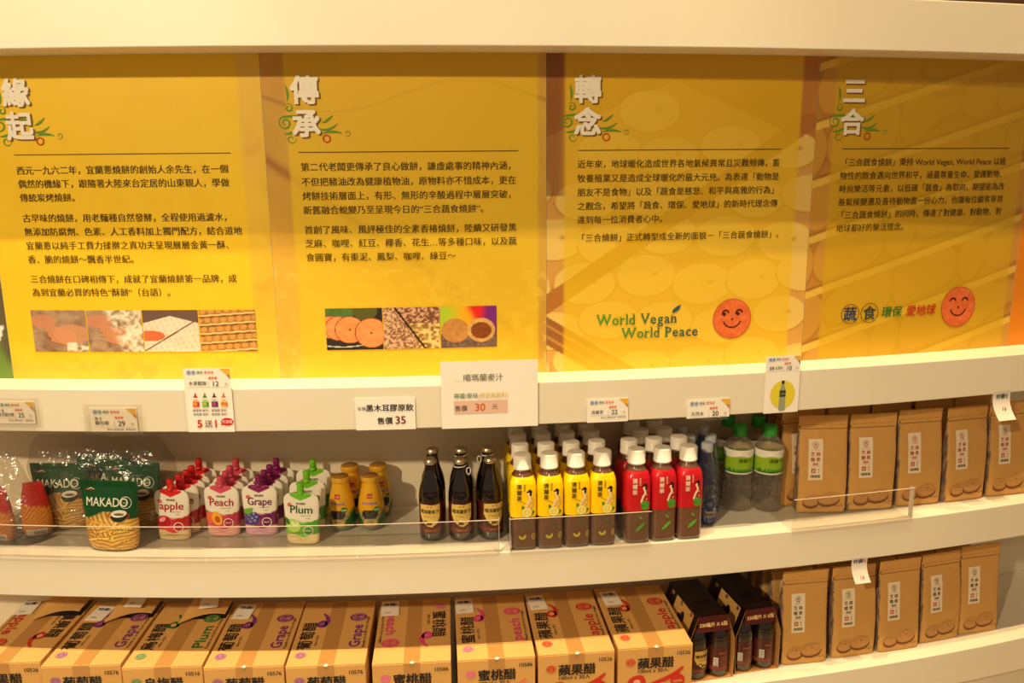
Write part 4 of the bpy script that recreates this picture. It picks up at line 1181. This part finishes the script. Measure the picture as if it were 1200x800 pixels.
# ---- clear bag of twisted snacks at the left edge -----------------------
SB = [(0, .026, .014, 2.3), (.01, .030, .017, 2.3), (.04, .031, .015, 2.3), (.08, .027, .010, 2.3), (.112, .020, .004, 2.3), (.120, .019, .0012, 2.3)]
def red_pack():
    root = empty('snack_pack')
    def cf(x, y, z):
        k = .5 + .5 * np.sin((z * .9 + np.abs(np.mod(x * 30, 1) - .5) * .03) * 800)
        c = mix(lin((176, 84, 16)), lin((244, 166, 50)), k)
        return mix(c, lin((196, 30, 20)), sstep(.066, .070, z + .2 * x))
    tube('pack_body', SB, M['foil'], root, 60, sub=8, colf=cf)
    P = Print(); P.rect(-.020, .004, .022, .016, (226, 220, 206), 2, nx=6)
    for q in range(12): P.rect(-.004 + q * .002, .006, -.003 + q * .002, .014, (60, 56, 60), 3)
    P.build('white_label', tubemap(SB), root, M['print'], e0=.0005)
    return root
rp = red_pack()
place(rp, 'rp', -.5560, .0820, ZT + .001, 'red-topped twisted snack pack inside the clear bag, left one', 'snack', 'red snack packs', yaw=-12, lean=0)
place(rp, 'rp', -.4960, .1100, ZT + .001, 'red-topped twisted snack pack inside the clear bag, right one', 'snack', 'red snack packs', yaw=20)
place(rp, 'rp', -.6200, .1100, ZT + .001, 'red-topped twisted snack pack inside the clear bag, hidden one at the far left', 'snack', 'red snack packs', yaw=6)
cb = empty('clear_bag', 'clear crinkled plastic bag of red-topped snack packs at the left edge', 'plastic bag')
put(cb, -.5600, .0900, ZT + .0003)
o = tube('film', [(0, .094, .040, 2.6), (.008, .102, .046, 2.6), (.04, .100, .046, 2.6), (.08, .086, .038, 2.5), (.12, .074, .026, 2.4), (.150, .062, .014, 2.4), (.175, .052, .008, 2.2), (.192, .046, .003, 2.2)], M['film'], cb, 100, sub=5, close=(True, False), smooth=False)
crumple(o, .012, 9)

# ---- kraft bags ---------------------------------------------------------
KB = [(0, .0545, .0180, 7), (.004, .0560, .0205, 7), (.030, .0562, .0200, 7), (.090, .0562, .0165, 7), (.150, .0563, .0105, 7), (.182, .0564, .0050, 6), (.197, .0565, .0016, 5), (.2285, .0565, .0010, 5)]
def kraft_bag(red, tall=1.0, seed=1):
    root = empty('kraft_bag')
    prof = [(z * tall, a, b, n, .0015 * math.sin(seed + z * 20), .0012 * math.sin(seed * 2 + z * 30)) for z, a, b, n in KB]
    def cf(x, y, z):
        c = mix(lin((204, 154, 86)), lin((212, 162, 94)), fbm(x * 60 + seed * 3, z * 60, 5))
        ryv = np.interp(z, [p[0] for p in prof], [p[2] for p in prof])
        side = (np.abs(x) > .0545) & (np.abs(y) < ryv * .80) & (z < .196 * tall)
        film = mix(lin((104, 88, 84)), lin((172, 138, 108)), sstep(.4, .7, fbm(y * 160, z * 60, seed)))
        return mix(c, film, side * .95)
    tube('bag_body', prof, M['kraft'], root, 96, sub=7, colf=cf, close=(True, True))
    P = Print()
    t = tall
    P.rect(-.0560, .1960 * t, .0560, .1972 * t, (104, 66, 34), 1, nx=10)
    for q in range(5): P.rect(-.050 + q * .021, .2056 * t, -.036 + q * .021, .2062 * t, (122, 80, 42), 1, nx=2)
    P.ell(-.0545, .2010 * t, .0014, .0035, (90, 30, 26), 2)
    ink = (176, 40, 34) if red else (66, 50, 42)
    P.rect(-.0350, .0800 * t, -.0020, .1740 * t, (238, 220, 192), 1)
    P.ring(-.0185, .1610 * t, .0062, .0010, ink, 2); P.text('燒', -.0185, .1585 * t, .0070, ink, 2, .01, 'c')
    P.text('三合', -.0185, .1520 * t, .0050, ink, 2, .01, 'c'); P.rect(-.0285, .1492 * t, -.0085, .1497 * t, ink, 2)
    for q, ch in enumerate('芝麻糖黑'): P.text(ch, -.0250 + (q % 2) * .0125, (.1360 - (q // 2) * .0125) * t, .0100, ink, 2, .02, 'c')
    P.text('燒餅', -.0185, .1140 * t, .0070, ink, 2, .015, 'c'); P.rect(-.0285, .1108 * t, -.0085, .1112 * t, ink, 2)
    P.rect(-.0280, .0965 * t, -.0185, .1065 * t, (186, 46, 38), 2); P.text('素', -.0232, .0985 * t, .0070, (240, 220, 200), 3, .01, 'c'); P.vtext('手工', -.0115, .1020 * t, .0050, ink, 2, .02)
    for q in range(10): P.rect(-.0300 + q * .0023, .0855 * t, -.0288 + q * .0023 + .0004 * (q % 3), .0920 * t, (60, 50, 44), 2)
    # printed cookies
    dk = (116, 68, 36); md = (150, 98, 56)
    for cx_, cz_, rx, rz, sd in ((-.0245, .0300, .0205, .0150, 1), (.0150, .0350, .0265, .0165, 2)):
        P.ell(cx_, cz_ - .0035, rx, rz, dk, 2 + sd, 28, .12); P.ell(cx_ + .0006, cz_ + .0010, rx * .965, rz * .90, (193, 141, 80), 2.5 + sd, 28, .12)
        P.ring(cx_ + .0006, cz_ + .001, rx * .90, .0007, md, 3 + sd, a0=2.8, a1=6.6, ry=rz * .8)
        for q in range(7): P.ell(cx_ + rx * .6 * math.sin(q * 2.4 + sd), cz_ + rz * .5 * math.cos(q * 3.1 + sd) + .002, .0016, .0008, md, 3.2 + sd, 8)
        P.ell(cx_ + rx * .1, cz_ + rz * .35, .0026, .0012, dk, 3.3 + sd, 8)
    for q in range(6): P.ell(.030 + .0035 * q, .0175 + .002 * math.sin(q * 2), .0022, .0010, md, 2, 8)
    P.build('printed_label', tubemap(prof), root, M['print'], e0=.0005, de=.00012)
    return root
k1 = [kraft_bag(True, 1.0, 1), kraft_bag(True, .99, 4)]
k2 = [kraft_bag(False, 1.0, 2), kraft_bag(False, .985, 7)]
for j, (s_, d_, yw) in enumerate(((1.2970, .0900, -11), (1.4180, .0790, -7), (1.5440, .0750, -4), (1.6690, .0680, -1), (1.7930, .0640, -4))):
    place(k1[j % 2], 'k1%d' % (j % 2), s_, d_, ZT, 'kraft paper cookie bag with red-lettered sticker, front row of upper shelf, %s from the left' % ords[j], 'bag', 'kraft bags on the upper shelf', yaw=yw)
for j, s_ in enumerate((1.2800, 1.3990, 1.5200, 1.6420, 1.7620)):
    for r_, d_ in enumerate((.1440, .1880, .2320)):
        place(k1[(j + r_) % 2], 'k1%d' % ((j + r_) % 2), s_ + r_ * .002 + .006 * (r_ > 0), d_, ZT, 'shaded kraft bag standing behind the %s front bag of the upper shelf, %s row' % (ords[j], ords[r_ + 1]), 'bag', 'kraft bags on the upper shelf', yaw=jit(2))
for j, (s_, d_, yw) in enumerate(((1.2620, .0660, -4), (1.3920, .0650, -2), (1.5140, .0620, -1), (1.6400, .0680, 0), (1.7600, .0720, -4))):
    place(k2[j % 2], 'k2%d' % (j % 2), s_, d_, Z2, 'kraft paper cookie bag with black-lettered sticker, front row of lower shelf, %s from the left' % ords[j], 'bag', 'kraft bags on the lower shelf', yaw=yw)
for j, s_ in enumerate((1.2700, 1.3880, 1.5050, 1.6230, 1.7380)):
    for r_, d_ in enumerate((.1350, .1830, .2310)):
        place(k2[(j + r_) % 2], 'k2%d' % ((j + r_) % 2), s_, d_, Z2, 'shaded kraft bag standing behind the %s front bag of the lower shelf, %s row' % (ords[j], ords[r_ + 1]), 'bag', 'kraft bags on the lower shelf', yaw=jit(2))

# ---- cartons -------------------------------------------------------------
BW, BD, BH = .1655, .2600, .1390
KR1, KR2 = (222, 174, 106), (208, 158, 92)
def kr(x, y, z): return mix(lin(KR1), lin(KR2), fbm(x * 20, y * 20 + z * 20, 3))
def cbox(name, x0, x1, y0, y1, z0, z1, parent, bevel=.0012):
    V, F = boxv(x0, x1, y0, y1, z0, z1); V = np.array(V)
    o = mk(name, V, F, M['board'], parent, kr(V[:, 0], V[:, 1], V[:, 2]))
    b = o.modifiers.new('b', 'BEVEL'); b.width = bevel; b.segments = 2
    return o
KIND = dict(apple=('蘋果醋', '10526', 'apple', (204, 50, 36)), grape=('葡萄醋', '10576', 'Grape', (130, 50, 130)),
            plum=('烏梅醋', '10516', 'Plum', (34, 120, 56)), peach=('蜜桃醋', '10586', 'peach', (222, 70, 130)))
def carton(kind, turned, flap):
    zhs, num, eng, col = KIND[kind]
    root = empty('vinegar_carton')
    hw = BW / 2 - .0008; f = 0.0     # front at y=0, back at y=BD
    cbox('carton_body', -hw, hw, 0, BD, 0, BH - .0024, root)
    for sgn in (-1, 1):
        x0, x1 = (-hw, -.0006) if sgn < 0 else (.0006, hw)
        cut = .185 if (flap and sgn > 0) else BD
        cbox('top_flap', x0, x1, .0008, cut, BH - .0022, BH, root, .0007)
    zt = BH
    box('packing_tape', -.0170, .0170, .002, BD - .004 if not flap else .183, zt + .0001, zt + .0004, M['tape'], root)
    box('packing_tape', -.0170, .0170, -.0005, -.0001, BH - .052, BH - .002, M['tape'], root)
    # print on the top
    P = Print()
    dk = (44, 34, 30); sg = -1 if turned else 1
    def T(x, y): return (x * sg, (BD / 2 + (y - BD / 2) * sg) if turned else y)
    rot = math.pi / 2 if not turned else -math.pi / 2
    def tt(s_, x, y, size, colr, off, **k):
        a, b = T(x, y); P.text(s_, a, b, size, colr, 2, off, 'l', rot=rot, **k)
    a, b = T(-.058, .040)
    pale = tuple(int(q * .8 + 50) for q in col)
    P.ell(a, b, .0115, .0115, pale if kind != 'apple' else col, 1, 28); P.text('三', a, b - .004, .011, KR1, 2, .01, 'c')
    P.ring(a, b, .0092, .0010, KR1, 2)
    tt(zhs, -.0440, .060, .0330, dk, .016, fit=.108)
    tt('100ml x 30入', -.0300, .072, .0080, dk, .01)
    ch = [(-.030, .150), (-.022, .158), (-.018, .172), (-.022, .190), (-.032, .205)]
    pts = [T(*q) for q in ch]
    P.line(pts, .010, col, 1, True)
    a, b = T(-.030, .160); P.ell(a, b, .0125, .0150, col, 1, 20, wob=.08); P.ell(a, b, .0060, .0070, (240, 170, 120) if kind in ('apple', 'plum') else pale, 2)
    P.build('name_print', topmap(BH + .0004), root)
    P = Print()
    tt = lambda s_, x, y, size, colr, off, P=P, **k: P.text(s_, *T(x, y), size, colr, 2, off, 'l', rot=rot, **k)
    tt(eng, .0620 if kind != 'Plum' else .06, .062, .0330, col, .020, fit=.088)
    a, b = T(.0490, .184)
    P.ell(a, b, .0190, .0165, col, 1, 28); P.ring(a, b, .0125, .0012, KR1, 2); P.text('三合', a, b - .005, .012, KR1, 2, .01, 'c')
    tt('Ready to drink fruit vinegar', .0735, .060, .0085, dk, .01, fit=.125)
    P.build('flavour_print', topmap(BH + .0004), root)
    # front
    P = Print()
    P.text(num, .0765, BH - .0225, .0125, dk, 2, .01, 'r')
    P.ell(-.055, BH - .0340, .0108, .0085, pale if kind != 'apple' else col, 1, 24); P.ring(-.055, BH - .034, .0085, .0008, KR1, 2, ry=.0065); P.text('三', -.055, BH - .038, .0095, KR1, 2, .01, 'c')
    P.text(zhs, -.0400, BH - .0480, .0270, dk, 2, .026, fit=.080)
    P.text('100ml x 30入', -.0400, BH - .0610, .0125, dk, 2, .010)
    P.line([(-.02, BH - .092), (.02, BH - .080), (.045, BH - .068), (.062, BH - .052)], .012, col if kind != 'peach' else (236, 120, 90), 1, True)
    P.ell(-.040, BH - .085, .020, .020, col if kind != 'peach' else (236, 120, 120), 1, 28, wob=.06); P.ell(-.040, BH - .083, .008, .008, (240, 170, 130), 2)
    P.ell(.050, BH - .084, .016, .016, col, 3, 28); P.text(eng, .050, BH - .087, .010, KR1, 4, .01, 'c')
    P.text('健康醋飲 即開即飲', 0, BH - .122, .011, dk, 2, .01, 'c')
    P.build('front_print', flatmap(-.0004), root)
    # worn tape at the front edge
    V = [(-.004, -.0008, BH + .0004), (.002, -.0012, BH + .0016), (.007, -.0006, BH + .0006), (.003, -.0022, BH - .0016), (-.002, -.0020, BH - .0010), (.001, .003, BH + .0022)]
    if not flap: mk('torn_tape', V, [(0, 5, 1), (1, 5, 2), (0, 1, 4), (1, 3, 4), (1, 2, 3)], M['paper'], root)
    if flap:
        n = 6; V = []
        for e in (0, .0018):
            for i in range(n + 1):
                t = i / n
                V += [(-.020 + .100 * t, .180 + .010 * math.sin(t * 3) - .020 * (1 - t), BH + .004 + e + .010 * math.sin(t * 2.2)), (-.004 + .085 * t, .235, BH + .014 + e + .010 * (1 - t))]
        k = 2 * (n + 1); F = []
        for o_ in (0, k): F += [(o_ + 2 * i, o_ + 2 * i + 1, o_ + 2 * i + 3, o_ + 2 * i + 2) for i in range(n)]
        F += [(2 * i, 2 * i + 2, k + 2 * i + 2, k + 2 * i) for i in range(n)]
        V = np.array(V); mk('torn_flap', V, F, M['board'], root, kr(V[:, 0], V[:, 1], V[:, 2]))
        box('opening_shade', .0006, hw - .004, .187, BD - .002, BH - .0022, BH - .0016, M['darkcard'], root, col=(40, 26, 18))  # dark-coloured sheet painted as the shade inside the torn-open top
    return root
def sticker(root, x, y, z, rot):
    o = box('paper_tag', -.0205, .0205, -.031, .031, 0, .0008, M['paper'], root)
    o.location = (x, y, z); o.rotation_euler = (0, 0, R_(rot))
    P = Print(); P.text('特價', -.0150, .0120, .0130, (40, 46, 110), 1, .02); P.text('元', .0090, .0125, .0090, (190, 60, 44), 1, .02)
    t = P.build('tag_word', topmap(.0008), o)
    P = Print(); P.text('350', -.0120, -.0220, .0090, (120, 110, 110), 1)
    t = P.build('tag_price', topmap(.0008), o)
    return o
CART = [(-.5160, 'apple', True, True, 'leftmost, with a torn top flap'), (-.3420, 'grape', False, True, 'second from the left, torn flap with a white tag'), (-.1700, 'plum', False, True, 'green lettering and torn flap'),
        (-.0005, 'grape', False, False, 'purple lettering, fourth from the left with a white tag'), (.1680, 'grape', False, False, 'purple lettering, in the middle of the row without a tag'),
        (.3455, 'peach', True, False, 'turned around, pink lettering, left of its twin'), (.5220, 'peach', False, False, 'pink lettering with a white tag at its left'),
        (.6920, 'apple', False, False, 'red lettering, second from the right'), (.8640, 'apple', False, False, 'red lettering, rightmost beside the six packs')]
for i, (s_, kind, turned, flap, lb) in enumerate(CART):
    root = carton(kind, turned, flap)
    put(root, s_, -.0330, Z2 + .0002, yaw=(6.5, 5.5, 4.5, 3.5, 2.5, 1.2, 0.3, -.8, -2.0)[i])
    tag(root, 'cardboard vinegar carton, %s' % lb, 'carton', 'vinegar cartons on the lower shelf')
    zt = BH + .0016
    if i == 0: sticker(root, -.060, .222, zt, 4)
    if i == 1: sticker(root, -.048, .205, zt, -8); sticker(root, .035, .222, BH + .0285, -6).rotation_euler[0] = .18
    if i == 2: sticker(root, .035, .222, BH + .0285, 8).rotation_euler[0] = .18
    if i == 3: sticker(root, -.052, .218, zt, -6)
    if i == 5: sticker(root, -.058, .218, zt, 2)
    if i == 6: sticker(root, -.060, .215, zt, 2)
    if i == 7: sticker(root, -.058, .212, zt, 4)
    if i == 8: sticker(root, -.052, .208, zt, 4)

# ---- six packs -------------------------------------------------------------
def carrier(label, s_, d_, yaw):
    root = empty('bottle_carrier', label, 'carton', 'six pack carriers')
    put(root, s_, d_, Z2 + .0002, yaw)
    dk = (24, 12, 10); kf = (190, 134, 76)
    L = .1660
    pr = [(-.0545, .0), (-.0560, .050), (-.0555, .098), (-.0345, .1600), (.0345, .1600), (.0555, .098), (.0560, .050), (.0545, .0)]
    def shell(name, seg_, colr, t0, t1, y0=0, y1=L, mat='darkcard'):
        V = []; F = []
        q = np.array(seg_, float); n = len(q)
        N = []
        for i in range(n):
            t = q[min(i + 1, n - 1)] - q[max(i - 1, 0)]; t /= np.hypot(*t); N.append((-t[1], t[0]))
        N = np.array(N)
        for y in (y0, y1):
            for off in (t0, t1):
                for i in range(n): V.append((q[i][0] + N[i][0] * off, y, q[i][1] + N[i][1] * off))
        for a, b in ((0, 2), (1, 3)):
            for i in range(n - 1): F.append((a * n + i, a * n + i + 1, b * n + i + 1, b * n + i))
        for a in (0, 2):
            for i in range(n - 1): F.append((a * n + i, a * n + i + 1, (a + 1) * n + i + 1, (a + 1) * n + i))
        for i in (0, n - 1): F.append((i, n + i, 3 * n + i, 2 * n + i))
        return mk(name, V, F, M[mat], root, np.tile(lin(colr), (len(V), 1)))
    shell('carrier_shell', pr, dk, .0003, .0012)
    shell('kraft_lining', pr, kf, -.0010, .0002, mat='board')
    box('carrier_base', -.0535, .0535, 0, L, .0, .0010, M['board'], root, col=kf)
    V = [(-.0345, -.0004, .1605), (.0345, -.0004, .1605), (.0400, -.0060, .1250), (-.0400, -.0060, .1250), (-.0345, .0008, .1605), (.0345, .0008, .1605), (.0400, -.0048, .1250), (-.0400, -.0048, .1250)]
    F = [(0, 1, 2, 3), (4, 7, 6, 5), (0, 4, 5, 1), (3, 2, 6, 7), (0, 3, 7, 4), (1, 5, 6, 2)]
    mk('front_band', V, F, M['darkcard'], root, np.tile(lin((84, 22, 20)), (8, 1)))
    P = Print(); P.text('330毫升 X 6瓶', 0, -.0230, .0108, (232, 190, 130), 2, .03, 'c', fit=None)
    P.build('band_text', lambda u, v, e: np.stack([u, -.0006 - e + v * .158 , .1605 + v * .985], 1), root)
    P = Print()
    for q in range(6): P.ring(-.022 + q * .0088, .012 + .002 * math.sin(q * 2), .0038, .0012, (90, 60, 54), 2, n=12)
    P.ring(0, .060, .018, .0014, (20, 8, 8), 2, ry=.009); P.ell(0, .060, .0165, .0078, (14, 6, 6), 1)
    P.build('top_print', topmap(.1613), root, M['print'])
    # kraft-coloured printed field on the sloping left side
    def side(u, v, e):
        x = -.0352 - v * .0210 / .062 - .0016 - e; return np.stack([x, .018 + u, .158 - v * 1.0], 1)
    P = Print(); P.rect(0, .002, .095, .056, (206, 160, 92), 1); P.ell(.045, .030, .010, .012, (40, 24, 20), 2); P.ell(.060, .036, .008, .008, (40, 24, 20), 2)
    P.build('side_panel', side, root, M['print'])
    # three crown caps poke out along the left shoulder
    return root
ca = carrier('dark six pack carrier of malt bottles beside the last vinegar carton', 1.0180, .0300, 2)
cb2 = carrier('dark six pack carrier of malt bottles beside the lower kraft bags', 1.1360, .0400, 2)
for who, c_, lab in ((0, ca, 'left'), (1, cb2, 'right')):
    th = c_.rotation_euler[2]
    base = Vector(c_.location)
    for r_ in range(3):
        for k in (-1, 1):
            src, key = ((mb, 'mb') if (r_ or (who == 0 and k < 0)) else (mbb, 'mbb'))
            o = src if key not in used else dup(src); used[key] = 1
            lx, ly = k * .0272, .0285 + r_ * .0540
            o.location = (base.x + lx * math.cos(th) - ly * math.sin(th), base.y + lx * math.sin(th) + ly * math.cos(th), base.z + .0012)
            o.rotation_euler = (0, 0, th + R_(0 if (who, r_, k) != (0, 0, -1) else 25))
            o.scale = (1, 1, .86)
            tag(o, 'dark malt bottle in the %s six pack carrier, %s row, %s side' % (lab, ('front', 'middle', 'back')[r_], 'left' if k < 0 else 'right'), 'bottle', 'malt bottles in the six pack carriers')
